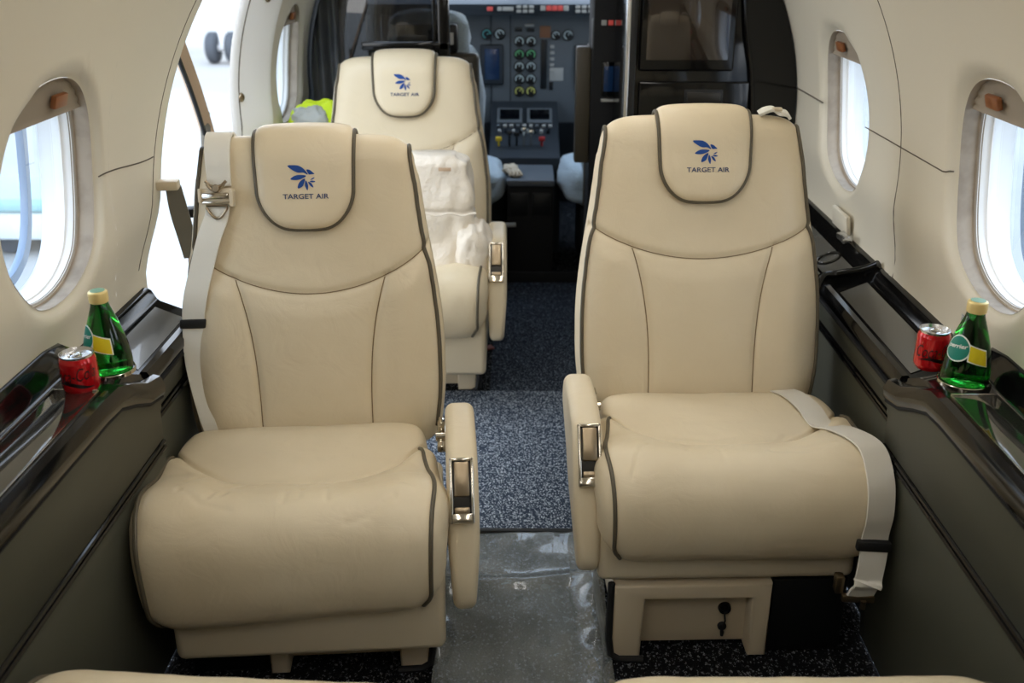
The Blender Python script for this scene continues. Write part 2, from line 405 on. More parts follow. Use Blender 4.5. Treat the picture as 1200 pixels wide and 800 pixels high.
def make_seat(label, loc, rz, m, res=1., flat=False, logo=True, group='cream cabin seats', creases=(), recline=0., seam=(.640, .07), skirt=.09, drop=0., adz=0., adx=0., pedz=0.):
    def arc_seam(x): return seam[0]+seam[1]*(x/.22)**2
    root = thing('cabin_seat', label, 'seat', loc, rz, group)
    ident = lambda p: V(p.x*m, p.y, p.z)
    identC = lambda p: V((p.x*(.975-.11*smooth(.06, .30, p.y)) if p.x > 0 else p.x*1.045)*m, p.y, p.z-drop*(1-2*p.x)*smooth(.36, .24, p.z)*smooth(.3, .1, p.y))
    identA = lambda p: V((.276+(p.x-.276)*(1-.26*smooth(.34, .19, p.z))+adx)*m, p.y, p.z+adz)
    ground = lambda p: V(p.x*m, p.y+pedz, p.z-loc[2])
    hinge = V(0, .46, .36)
    def back_xf(p):
        if flat or recline:
            a = math.radians(-66 if flat else -recline); q = V(p.x, p.y, p.z)-hinge
            c, s_ = math.cos(a), math.sin(a)
            p = hinge+V(q.x, q.y*c-q.z*s_, q.y*s_+q.z*c)
        return V(p.x*m, p.y, p.z)
    # ---- backrest
    G = [(.425, .30), (.402, .35), (.410, .42), (.424, .50), (.455, .64), (.484, .78), (.498, .84), (.509, .883), (.530, .911), (.555, .918), (.580, .905), (.597, .868),
         (.586, .78), (.571, .64), (.548, .50), (.535, .38), (.52, .30)]
    Md = [(.47, .35), (.47, .36), (.475, .42), (.486, .50), (.513, .64), (.536, .78), (.547, .838), (.551, .853), (.552, .856), (.553, .856), (.553, .854), (.549, .843),
          (.536, .78), (.513, .64), (.486, .50), (.475, .40), (.47, .35)]
    def bw(y, z):
        return .258-.042*smooth(.50, .88, z)-.010*smooth(.45, .30, z)-.008*smooth(.80, .915, z)
    def bdisp(P, n):
        if n.y > -.2: return 0.
        x, z = P.x, P.z; d = 0.
        if z > .89: return 0.
        za = arc_seam(x); dz = (z-za)
        d -= .0045*math.exp(-(dz/.007)**2)
        if z < za+.004:
            xv = vert_seam(z); dd = abs(x)-xv
            d -= .0045*math.exp(-(dd/.007)**2)
            fade = smooth(.33, .42, z)*smooth(0, .05, za-z)
            d += .012*fade*math.exp(-((abs(x)-.185)/.045)**2)
            if abs(x) < xv: d += .008*fade*(1-(x/xv)**4)
        else:
            d -= .006*smooth(0, .06, dz)*math.exp(-(x/.12)**2)*smooth(.87, .77, z)
        d += .0016*noise.noise(V(x*9, z*9, 3.1))
        return d
    N = int(230*res)
    B = Pillow(G, Md, bw, N, 7., 2.2, bdisp)
    backrest = B.mesh(MB(), int(140*res)).build('backrest', M['leather'], root, False, back_xf, 60)
    front_hi = N//2
    def fz(z):   # front index at height z
        return B.find(lambda g: g.y-z, int(N*.03), front_hi)
    top_i = max(range(N), key=lambda i: B.G[i].y)
    # side piping: along the front edge up to the shoulder and over
    for sgn, nm in ((1, 'piping'), (-1, 'piping')):
        path = []
        for k in range(70):
            f = fz(.34)+(top_i+N*.035-fz(.34))*k/69
            path.append(B.surf(f, sgn*B.width(f)*.945, .002))
        MB().tube(path, .0042, 8).build(nm, M['piping'], root, False, back_xf)
    # seams
    mb = MB(); xs = [i/40*2-1 for i in range(41)]
    mb.tube([B.surf(fz(arc_seam(x*.222)), x*.222, .0006) for x in xs], .0010, 6)
    for sgn in (1, -1):
        zt = arc_seam(.137)
        pts = [(.345+(zt-.345)*k/30) for k in range(31)]
        mb.tube([B.surf(fz(z), sgn*vert_seam(z), .0006) for z in pts], .0010, 6)
    mb.build('seam', M['thread'], root, False, back_xf)
    # ---- head pad draped over the top
    zb = .752; f0 = fz(zb); f1 = top_i+N*.055; HW = .0905
    Bp = Pillow(G, Md, bw, N, 7., 2.2, None)
    def padw(t):     # half width along the pad, t = metres above its lower edge
        r = .07
        if t < r: return HW*(.30+.70*math.sqrt(max(0, 1-((r-t)/r)**2)))*(.93+.07*t/r)
        return HW*(.93+.07*min(1, t/r)) + .004*min(1, (t-r)/.1)
    def pad_t(f): return (Bp.surf(f, 0)-Bp.surf(f0, 0)).length
    rows = []; edgeL = []; edgeR = []
    nf, nx = int(60*res), int(40*res)
    seq = [f0+(f1-f0)*(k/nf)**1.35 for k in range(nf+1)]
    for k, f in enumerate(seq):
        t = pad_t(f); hw = padw(t); row = []
        for j in range(nx+1):
            u = 2*j/nx-1; x = hw*u
            prof = (1-abs(u)**8)**.5*(1-math.exp(-max(t, .0)/.006)*.8)
            row.append(Bp.surf(f, x, .004+.015*prof+.004*(1-u*u)))
        row = [Bp.surf(f, -hw*.985, -.006)]+row+[Bp.surf(f, hw*.985, -.006)]
        rows.append(row)
        edgeL.append(Bp.surf(f, -hw, .0075)); edgeR.append(Bp.surf(f, hw, .0075))
    mb = MB().grid(rows)
    mb.grid([[Bp.surf(f0-.3, p.x*.98, -.006) for p in rows[0]], rows[0]])
    pad = mb.build('head_pad', M['leather'], root, False, back_xf, 70)
    bot = [Bp.surf(f0-.15, padw(0)*(1-2*k/14), .0075) for k in range(1, 14)]
    loop = edgeR[::-1]+bot+edgeL
    loop = catmull(loop, 120)
    MB().tube(loop, .0042, 8).build('piping', M['piping'], pad, False, back_xf)
    if logo:
        sgn = 1
        def on_pad(x, z, off):   # x measured to the viewer's right
            f = fz(z); return Bp.surf(f, x*m, off)
        oz = lambda x: .004+.015+.004*(1-(x/HW)**2)
        tv, tf = text_mesh('TARGET AIR', .086, .0090, 0, .012)
        z0 = .808
        mb = MB(); mb.add([on_pad(x+.003, z0+y, oz(x)+.0012) for x, y in tv], tf)
        mb.build('lettering', M['navy_ink'], pad, False, back_xf, recalc=False, merge=False)
        mb = MB()
        for fe in FEATHERS:
            vs, fs = leaf([((a-620)*.000125, (660-b)*.000125) for a, b in fe])
            mb.add([on_pad(x+.003, z0+.004+y, oz(x)+.0012) for x, y in vs], fs)
        mb.build('emblem', M['blue_ink'], pad, False, back_xf, recalc=False, merge=False)
    # ---- cushion
    CG = [(.43, .342), (.40, .366), (.33, .374), (.25, .369), (.19, .368), (.13, .384), (.080, .398), (.040, .390), (.012, .364), (-.003, .326), (-.005, .275), (.010, .230), (.04, .212),
          (.12, .218), (.25, .24), (.38, .26), (.44, .29)]
    CM = [(.36, .315), (.35, .316), (.30, .316), (.24, .314), (.19, .312), (.14, .313), (.10, .312), (.085, .31), (.078, .305), (.075, .30), (.078, .29), (.085, .285), (.10, .28),
          (.14, .285), (.24, .295), (.34, .305), (.36, .312)]
    def cw(y, z): return .258-.010*smooth(.30, .42, y)-.018*smooth(.26, .21, z)
    def dish(x): return .165+.115*(abs(x)/.225)**2.6
    CR = creases
    def cdisp(P, n):
        d = 0.; x, y, z = P
        if z > .25:
            ya = dish(x); e = ya-y
            d += (.007*smooth(-.005, .03, e))*smooth(.25, .40, z)-.0065*math.exp(-((e)/.006)**2)*smooth(.42, .36, y)*(.55+.45*smooth(.02, .12, abs(x)))
            if abs(x) > .10: d += smooth(.25, .39, z)*.015*smooth(.0, .05, e)*smooth(.10, .19, abs(x))*smooth(.02, .14, y)*smooth(.33, .27, y)
            d += .006*smooth(.0, -.08, e)*math.cos(x/.24*1.3)*smooth(.44, .36, y)
        if z > .3:
            for pts, wd, am in CR:
                if n.y < .3:
                    # crease coordinates: x and arc = y for the top, -z below
                    dd = segdist(x, y-max(0, .38-z)*.5, pts)
                    if dd < wd*3: d -= 1.7*am*math.exp(-(dd/wd)**2)*smooth(.30, .36, z)
        d += .0030*noise.noise(V(x*7, y*7+z*5, 1.7))+.0013*noise.noise(V(x*22, y*22+z*16, 5.7))
        return d
    C = Pillow(CG, CM, cw, N, 15., 2.6, cdisp)
    C.mesh(MB(), int(150*res)).build('seat_cushion', M['leather'], root, False, identC, 60)
    fc0 = C.find(lambda g: -(g.x-.285), 0, N//3); fc1 = C.find(lambda g: -(g.y-.216), int(N*.3), int(N*.62))
    for sgn in (1, -1):
        path = []
        for k in range(60):
            t = k/59; f = fc0+(fc1-fc0)*t
            path.append(C.surf(f, sgn*C.width(f)*((.905 if sgn > 0 else .93)-.015*smooth(.4, .7, t)), .002))
        MB().tube(path, .0040, 8).build('piping', M['piping'], root, False, identC)
    # ---- skirt, pedestal
    mb = MB(); mb.bx(-.228, .246, .045, .44, skirt, .262, .016, 4); mb.build('skirt', M['leather2'], root, False, ident)
    mb = MB()
    mb.prism([(.075, 0.004), (.215, .004), (.215, .15), (-.08, .15), (-.08, .004), (-.045, .004), (-.038, .012), (-.03, .022), (.055, .022), (.065, .018)][::-1] if 0 else
             [(-.08, .004), (-.046, .004), (-.044, .136), (.155, .136), (.160, .004), (.215, .004), (.215, .168), (-.08, .168)], .045, .12, 'y', .006)
    mb.bx(-.06, .2, .085, .40, .010, .15, .004)
    mb.build('pedestal', M['cream_plastic'], root, False, ground)
    mb = MB(); mb.tube([V(.219, .05, .172), V(.221, .046, .05), V(.216, .043, .016), V(.20, .041, .006), V(.155, .041, .005)], .007, 8)
    mb.build('edge_trim', M['rubber'], root, False, ground); mb = MB()
    mb.tube([V(.221, .05, .01), V(.221, .40, .01)], .007, 8); mb.build('edge_trim', M['rubber'], root, False, ground)
    mb = MB(); mb.bx(-.225, -.085, .06, .36, .004, .168, .004); mb.build('stowage_box', M['black'], root, False, ground)
    # socket with hanging cap, on the pedestal's recessed face
    sx, sz = -.004, .088
    sk = MB()
    rot = Matrix.Rotation(PI/2, 3, 'X')
    sk.lathe([(0, .003), (.006, .003), (.0075, .001), (.0095, .006), (.0115, .006), (.0125, .0), (.0125, -.004)], (sx, .084, sz), 28, rot)
    so = sk.build('power_socket', M['black'], root, False, ground)
    sk = MB(); sk.tube([V(sx, .078, sz-.012), V(sx-.001, .074, sz-.024), V(sx+.002, .074, sz-.036)], .0018, 8)
    sk.lathe([(0, .002), (.007, .002), (.0085, .0), (.0085, -.006), (0, -.006)], (sx+.002, .080, sz-.042), 24, rot)
    sk.lathe([(.004, .0), (.003, -.01), (0, -.011)], (sx+.002, .078, sz-.051), 16)
    sk.build('socket_cap', M['rubber'], so, False, ground)
    # ---- armrest on the aisle side
    prof = [(.37, .43), (.345, .462), (.28, .470), (.19, .468), (.135, .452), (.098, .42), (.07, .368), (.052, .30), (.042, .235), (.05, .202), (.075, .19), (.11, .20), (.17, .26), (.25, .335), (.36, .385)]
    op = [(p.x, p.y) for p in catmull([V(a, b, 0) for a, b in prof], 72, True)]
    mb = MB().prism(op, .250, .306, 'x', .017, 5)
    arm = mb.build('armrest', M['leather'], root, False, identA, 50)
    # release latch set in the sloping front
    a0, a1 = V(.2765, .134, .4565), V(.2765, .072, .362); t = (a1-a0).normalized(); nn = V(0, t.z, -t.y)
    if nn.y > 0: nn = -nn
    a0, a1 = a0+nn*.008, a1+nn*.008
    R = Matrix((V(1, 0, 0), t, nn)).transposed(); c = (a0+a1)/2; Ln = (a1-a0).length
    def lb(x0, x1, y0, y1, z0, z1, b=.0015, mbx=None):
        mbx.box(c+R @ V((x0+x1)/2, (y0+y1)/2, (z0+z1)/2), (abs(x1-x0), abs(y1-y0), abs(z1-z0)), b, R)
    h = Ln/2; mb = MB()
    lb(-.0205, -.0155, -h, h, -.016, .010, .0015, mb); lb(.0155, .0205, -h, h, -.016, .010, .0015, mb)
    lb(-.0205, .0205, -h, -h+.006, -.016, .010, .0015, mb); lb(-.0205, .0205, h-.017, h, -.016, .010, .0015, mb)
    lt = mb.build('latch_bezel', M['chrome'], arm, False, identA)
    mb = MB(); lb(-.0155, .0155, -h+.006, h-.016, -.008, .004, .001, mb); mb.build('latch_well', M['dark_metal'], arm, False, identA)
    mb = MB(); lb(-.0135, .0135, -h+.007, h*.18, .002, .0125, .003, mb); lb(-.0135, .0135, h*.50, h-.017, .000, .0085, .003, mb)
    mb.build('latch_button', M['nickel'], arm, False, identA)
    mb = MB(); mb.lathe([(0, -.012), (.009, -.012), (.009, .012), (0, .012)], (.243, .335, .395), 20, Matrix.Rotation(PI/2, 3, 'Y'))
    mb.bx(.234, .252, .30, .42, .378, .392, .003); mb.box((.243, .36, .405), (.012, .03, .03), .004)
    mb.build('hinge_bracket', M['chrome'], root, False, identA)
    return root, B, C, fz, back_xf, identC

# creases on the left cushion: short curved folds spreading from the dish edge
CR1 = [([(-.10, .155), (-.125, .12), (-.14, .075)], .006, .0016), ([(-.055, .158), (-.10, .125), (-.12, .085)], .005, .0014),
       ([(.0, .158), (-.015, .12), (-.018, .06)], .005, .0018), ([(.03, .16), (.012, .125), (.006, .07)], .006, .0014),
       ([(.11, .13), (.16, .10), (.2, .085)], .006, .0014), ([(.13, .16), (.17, .14), (.215, .145)], .006, .0012)]
CR1 += [([(-.19, .10), (-.15, .06), (-.10, .045)], .006, .0010), ([(.06, .16), (.05, .12), (.055, .06)], .005, .0012), ([(-.16, .17), (-.185, .13), (-.19, .09)], .005, .0012), ([(.17, .06), (.13, .03), (.09, .02)], .006, .0010)]
CR2 = [([(-.17, .10), (-.12, .08), (-.06, .085)], .006, .0010), ([(.15, .12), (.18, .08), (.20, .03)], .005, .0012), ([(.0, .14), (.03, .10), (.03, .05)], .006, .0009), ([(-.12, .20), (-.09, .165), (-.04, .15)], .007, .0016), ([(.08, .17), (.085, .13), (.09, .09)], .006, .0010), ([(-.02, .20), (.03, .19), (.09, .20)], .008, .0014)]
LS = (-.376, 1.372, 0); LR = math.radians(4.7)
RS = (.386, 1.485, .022); RR = math.radians(2.1)
BS = (-.350, 2.545, .015); BR = math.radians(1)
seatL = make_seat('cream leather cabin seat with shoulder harness buckle hanging on its backrest', LS, LR, 1, 1.4, creases=CR1, seam=(.628, .075), drop=.028, adz=-.026, adx=.004, pedz=.06)
seatR = make_seat('cream leather cabin seat with a strap across its cushion, before the black cabinet', RS, RR, -1, 1.4, creases=CR2, recline=4., seam=(.638, .058), skirt=.155, adz=-.022, adx=-.014)
seatB = make_seat('cream leather cabin seat farther back, white cover bag piled on its cushion', BS, BR, 1, .7, pedz=.115)
make_seat('cream seat cushion at the bottom edge, facing away below the harness seat', (-.362, 1.046, 0), PI-math.radians(3.0), -1, .6, True, False, adz=-.07)
make_seat('cream seat cushion at the bottom edge, facing away below the socket pedestal', (.345, 1.056, 0), PI+math.radians(.8), 1, .6, True, False, adz=-.07)

# ------------------------------------------------------------------ shell
R0 = .765; ZC = .80
def shell(y, a, side, r=R0):
    r = r+.045*smooth(-.04, -.27, a)
    return V(side*r*math.cos(a), y, ZC+r*math.sin(a))
A_LO, A_HI = -.36, 1.02
WA, WHW, WHA = .11, .176, .240      # window centre angle, half width, half angle
def oval(t, k=1.):
    e = 2/2.25
    c, s_ = math.cos(t), math.sin(t)
    return (math.copysign(abs(c)**e, c)*WHW*k, math.copysign(abs(s_)**e, s_)*WHA*k)

def wall_cell(mb, y0, y1, yc, side):
    """wall patch with an oval hole: rings from the lip out to the rectangle"""
    n = 96; lev = 12; rows = []
    for l in range(lev+1):
        row = []
        for i in range(n):
            t = 2*PI*i/n; oy, oa = oval(t)
            cy, ca = math.cos(t), math.sin(t)
            # rectangle boundary in the same direction
            hy = (y1-yc) if cy > 0 else (yc-y0); ha = (A_HI-WA) if ca > 0 else (WA-A_LO)
            sc = 1/max(abs(cy)/hy, abs(ca)/ha); ry, ra = cy*sc, ca*sc
            f = (l/lev)**1.8
            yy = oy+(ry-oy)*f; aa = oa+(ra-oa)*f
            d = math.hypot(yy-oy, (aa-oa)*R0)
            lip = .0
            rr = R0+ (.016*(1-smooth(0, .022, d)) )
            row.append(shell(yc+yy, WA+aa, side, rr))
        rows.append(row)
    mb.grid(rows, cv=True)

def wall_strip(mb, y0, y1, side, ny=10, na=40, a0=A_LO, a1=A_HI):
    """y0, y1 numbers or functions of the angle"""
    g = lambda v, a: v(a) if callable(v) else v
    rows = []
    for j in range(na+1):
        a = a0+(a1-a0)*j/na; u, w = g(y0, a), g(y1, a)
        rows.append([shell(u+(w-u)*i/ny, a, side) for i in range(ny+1)])
    mb.grid(rows)

def door_near(a):
    z = ZC+R0*math.sin(a)
    pts = [(.5, 1.92), (.63, 1.96), (.72, 2.02), (.79, 2.06), (.95, 2.13), (1.15, 2.22), (1.3, 2.3), (1.5, 2.34)]
    for (z0, q0), (z1, q1) in zip(pts, pts[1:]):
        if z <= z1: 
            t = max(0, (z-z0)/(z1-z0)); return q0+(q1-q0)*t
    return pts[-1][1]
DOOR_FAR = 2.86
WINS = [-.07, .76, 1.585, 2.415]
# right wall: cells between stations, to the cabinet
mb = MB()
st = [-.485, .345, 1.172, 2.0, 2.845]
for i, yc in enumerate(WINS): wall_cell(mb, st[i], st[i+1], yc, 1)
wall_strip(mb, -1.3, -.485, 1); 
tag(mb.build('wall_right', M['wall'], angle=60), kind='structure')
mb = MB()
wall_strip(mb, 2.845, 3.85, 1); wall_strip(mb, 3.85, 5.0, 1, a1=.2); wall_strip(mb, 4.25, 4.32, 1, a0=.2)
tag(mb.build('wall_front_right', M['wall_dark'], angle=60), kind='structure')
mb = MB()
for i in range(3): wall_cell(mb, st[i], [.345, 1.172, 1.80][i], WINS[i], -1)
wall_strip(mb, -1.3, -.485, -1); wall_strip(mb, 1.80, door_near, -1)
# thickness of the panel edge at the doorway
rows = []
for j in range(41):
    a = A_LO+(A_HI-A_LO)*j/40; yd = door_near(a)
    rows.append([shell(yd+dy, a, -1, R0+dr) for dy, dr in ((0, 0), (.006, .002), (.008, .01), (.008, .03))])
mb.grid(rows)
tag(mb.build('wall_left', M['wall'], angle=60), kind='structure')
# left wall beyond the doorway: cream, with a window
mb = MB()
wall_cell(mb, 3.058, 3.60, 3.33, -1)
tag(mb.build('wall_front_left', M['wall'], angle=60), kind='structure')
mb = MB(); wall_strip(mb, 3.60, 3.85, -1); wall_strip(mb, 3.85, 5.0, -1, a1=.2); wall_strip(mb, 4.25, 4.32, -1, a0=.2)
tag(mb.build('wall_cockpit_left', M['wall_dark'], angle=60), kind='structure')
# ceiling
mb = MB(); rows = []
for j in range(41):
    a = A_HI+(PI-2*A_HI)*j/40
    rows.append([shell(-1.3+5.6*i/40, a, 1) for i in range(41)])
mb.grid(rows); tag(mb.build('ceiling', M['wall']), kind='structure')
for k_, (x_, y0_, y1_) in enumerate(((-.735, 2.86, 5.0), (.735, 3.26, 5.0))):
    tag(MB().bx(x_-.02, x_+.02, y0_, y1_, 0, .60, .004).build('wall_lower_%s' % ('left' if x_ < 0 else 'right'), M['wall_dark']), kind='structure')
# rear bulkhead behind the viewer
mb = MB(); pts = [shell(-1.3, A_LO+(PI-2*A_LO)*k/48, 1) for k in range(49)]
pts = [V(.72, -1.3, 0)]+pts+[V(-.72, -1.3, 0)]
mb.add(pts, [list(range(len(pts)))]); tag(mb.build('wall_back', M['wall']), kind='structure')
# floor
mb = MB(); mb.bx(-.74, .74, -1.3, 5.3, -.05, 0, 0); tag(mb.build('floor', M['carpet_black']), kind='structure')
# ring seams and horizontal splits in the lining
def seam_line(name, pts, r=.0016):
    tag(MB().tube(pts, r, 6).build(name, M['groove']), kind='structure')
seam_line('trim_1', [shell(2.015, -.262+1.262*k/40, 1, R0-.0002) for k in range(41)], .0011)
seam_line('trim_2', [shell(door_near(-.2+1.2*k/40)-.05, -.2+1.2*k/40, -1, R0-.0002) for k in range(41)], .0009)
kink = lambda t: .008 if t < .14 else 0
seam_line('trim_3', [shell(1.75+ (2.24-1.75)*k/30, WA-.008+.014*smooth(.1, .0, k/30), 1, R0-.0005) for k in range(31)], .0014)
seam_line('trim_4', [shell(1.752+(2.03-1.752)*k/30, WA-.012-.03*smooth(.0, 1, k/30), -1, R0-.0005) for k in range(31)], .0014)
seam_line('trim_5', [shell(2.585+(2.84-2.585)*k/30, WA-.008, 1, R0-.0005) for k in range(31)], .0022)

# ------------------------------------------------------------------ windows
def ring(mb, yc, side, specs, n=96):
    rows = []
    for k, r in specs:
        rows.append([shell(yc+oval(2*PI*i/n, k)[0], WA+oval(2*PI*i/n, k)[1], side, r) for i in range(n)])
    mb.grid(rows, cv=True); return mb

def window(no, yc, side, shade=.62):
    w = thing('window_%d' % no, None, None, shell(yc, WA, side, R0+.05), 0, None, 'structure')
    ring(MB(), yc, side, [(1.0, R0+.014), (.992, R0+.02), (.986, R0+.028), (.978, R0+.040), (.960, R0+.044)]).build('window_liner', M['tan'], w)
    ring(MB(), yc, side, [(.968, R0+.042), (.95, R0+.041), (.94, R0+.044), (.932, R0+.053), (.925, R0+.058), (.91, R0+.060), (.905, R0+.066), (.90, R0+.10), (1.05, R0+.102)]).build('window_frame', M['white'], w)
    ring(MB(), yc, side, [(.952, R0+.0405), (.942, R0+.043), (.936, R0+.047)]).build('gasket', M['shade'], w)
    ring(MB(), yc, side, [(.90, R0+.118), (.80, R0+.116), (.79, R0+.122), (.80, R0+.130)]).build('outer_frame', M['outer_ring'], w)
    # pane
    n = 64; mb = MB(); c = shell(yc, WA, side, R0+.062); rows = []
    for l in range(1, 7):
        rows.append([shell(yc+oval(2*PI*i/n, .912*l/6)[0], WA+oval(2*PI*i/n, .912*l/6)[1], side, R0+.062) for i in range(n)])
    mb.grid(rows, cv=True); b = len(mb.v); mb.add([c], []); 
    for i in range(n): mb.f.append([b, i, (i+1) % n]); mb.mi.append(0)
    mb.build('window_pane', M['pane'], w, recalc=False)
    # gathered shade at the top, with a wooden tab
    mb = MB(); rows = []
    for k in range(9):
        aa = (shade+(.965-shade)*k/8)*WHA
        hw = WHW*(max(0, 1-(aa/(WHA*.985))**2.25))**(1/2.25)*.985
        rows.append([shell(yc+hw*(2*i/16-1), WA+aa, side, R0+.024+.004*(k % 2)) for i in range(17)])
    mb.grid(rows)
    rows2 = [[p+V(side*.006, 0, 0) for p in r] for r in rows]; mb.grid(rows2); mb.grid([rows[0], rows2[0]])
    sh = mb.build('window_shade', M['shade'], w, angle=80)
    MB().box(shell(yc+.035, WA+(shade+.16)*WHA, side, R0+.017), (.010, .046, .022), .003, Matrix.Rotation(-side*(WA+.75*WHA), 3, 'Y')).build('shade_tab', M['brown'], sh)
no = 1
for yc in WINS: window(no, yc, 1); no += 1
for yc in WINS[:3]+[3.33]: window(no, yc, -1); no += 1

# ------------------------------------------------------------------ doorway on the left
door = thing('door_1', None, None, (-.78, 2.5, .3), 0, None, 'structure')
# white jamb beyond the opening, with bolts
mb = MB(); rows = []
for j in range(41):
    a = -.3+1.5*j/40
    rows.append([shell(y, a, -1, r) for y, r in ((DOOR_FAR+.30, R0+.085), (DOOR_FAR, R0+.07), (DOOR_FAR+.005, R0+.062), (DOOR_FAR+.02, R0+.055), (3.03, R0+.006), (3.045, R0+.001), (3.06, R0))])
mb.grid(rows)
jm = mb.build('door_jamb', M['white'], door, angle=60)
seam = MB().tube([shell(DOOR_FAR+.03, -.3+1.5*k/30, -1, R0+.0515) for k in range(31)], .002, 6).build('jamb_seam', M['groove'], jm)
for a_, y_ in ((.05, 2.90), (.40, 2.97), (.72, 2.95)):
    p = shell(y_, a_, -1, R0+.055-.049*(y_-2.88)/.15)
    MB().lathe([(.0, .003), (.0055, .003), (.006, .006), (.011, .005), (.013, .002), (.013, 0)], p, 24, Matrix.Rotation(PI/2, 3, 'Y') @ Matrix.Rotation(.3, 3, 'X')).build('bolt', M['nickel'], jm)
# near jamb outside the cream panel
mb = MB(); rows = []
for j in range(41):
    a = -.36+1.4*j/40; yd = door_near(a)
    rows.append([shell(yd+dy, a, -1, R0+dr) for dy, dr in ((.0, .034), (.03, .036), (.055, .05), (.055, .13))])
mb.grid(rows); jn = mb.build('door_jamb', M['white'], door, angle=60)
# folded-down stair rail seen through the doorway
hr = thing('handrail', 'tan and black door handrail slanting through the bright doorway', 'handrail', (-1.02, 2.74, .5))
P0, P1 = V(-.810, 2.41, 1.03), V(-.880, 2.80, .71)
d = P1-P0
pts = [P0-d*.2, P0, P0+d*.35+V(0, .008, .004), P0+d*.7+V(0, .006, .004), P1, P1+d*.5]
pth = catmull(pts, 30)
MB().ribbon(pth, V(.55, .8, .25), .034, .018).build('rail', M['hand_rail'], hr)
MB().tube([p+V(.004, -.030, -.012) for p in pth], .006, 8).build('cable', M['rubber'], hr)
MB().box(P0+d*.78+V(.004, -.018, 0), (.022, .03, .11), .006, Matrix.Rotation(-.25, 3, 'X')).build('clamp', M['grey_cloth'], hr)

# grey padded strap with its cream bracket at the door edge
ds = thing('door_strap', 'grey padded pull strap hanging from a cream bracket at the doorway edge', 'strap', (-.735, 2.07, .5))
bz = .775
MB().box((-.745, 2.045, bz+.015), (.045, .030, .020), .004, Matrix.Rotation(.12, 3, 'Z')).build('bracket', M['cream_plastic'], ds)
pp = catmull([V(-.738, 2.055, bz+.008), V(-.735, 2.06, bz-.04), V(-.728, 2.065, bz-.10), V(-.722, 2.06, bz-.148)], 24)
MB().ribbon(pp, V(.95, .3, 0), lambda t: .032+.008*math.sin(t*PI)-.004*t, .014).build('strap', M['grey_cloth'], ds)
MB().tube([V(-.722, 2.06, bz-.148), V(-.722, 2.05, bz-.20)], .006, 8).build('cord', M['hand_rail'], ds)
MB().box((-.715, 2.09, bz-.055), (.03, .03, .02), .004).build('catch', M['rubber'], ds)

# cream window post and oval cover sliver ahead of the doorway, dark curtain
cu = MB(); rows = []
for j in range(25):
    z = .05+1.32*j/24; row = []
    for i in range(61):
        u = i/60; x = -.80+.25*u
        a = math.asin(max(-1, min(1, (z-ZC)/R0))); lim = -R0*math.cos(a)+.012
        row.append(V(max(x, lim), 3.635+.016*math.sin(u*5*2*PI)+.008*math.sin(u*11+z*3), z))
    rows.append(row)
cu.grid(rows); rows2 = [[p+V(0, .006, 0) for p in r] for r in rows]; cu.grid(rows2)
cu.grid([rows[0], rows2[0]]); cu.grid([rows[-1], rows2[-1]])
tag(cu.build('curtain', M['curtain'], angle=80), 'dark grey curtain gathered beside the forward cabin window', 'curtain')
# hi-vis garment behind the back seat
hv = thing('safety_vest', 'folded yellow high visibility vest tucked behind the farther cream seat', 'vest', (-.57, 3.1, .62))
def lump(c, s_, seed, n=28, amp=.18, p=2.6):
    rows = []
    for i in range(n+1):
        th_ = PI*i/n-PI/2; row = []
        for j in range(2*n):
            ph = PI*j/n
            sg = lambda v: math.copysign(abs(v)**(2/p), v)
            d_ = V(sg(math.cos(th_))*sg(math.cos(ph)), sg(math.cos(th_))*sg(math.sin(ph)), sg(math.sin(th_)))
            k = 1+amp*noise.noise(d_*2.2+V(seed, 0, 0))+amp*.4*noise.noise(d_*6+V(0, seed, 0))
            row.append(Vector(c)+V(d_.x*s_[0]*k, d_.y*s_[1]*k, d_.z*s_[2]*k))
        rows.append(row)
    return rows
MB().grid(lump((-.645, 3.15, .665), (.10, .045, .125), 4), cv=True).build('vest_body', M['hivis'], hv)
MB().grid([[p+V(0, -.004, .0) for p in r] for r in lump((-.665, 3.145, .735), (.060, .050, .046), 9)], cv=True).build('reflective_band', M['reflect'], hv)

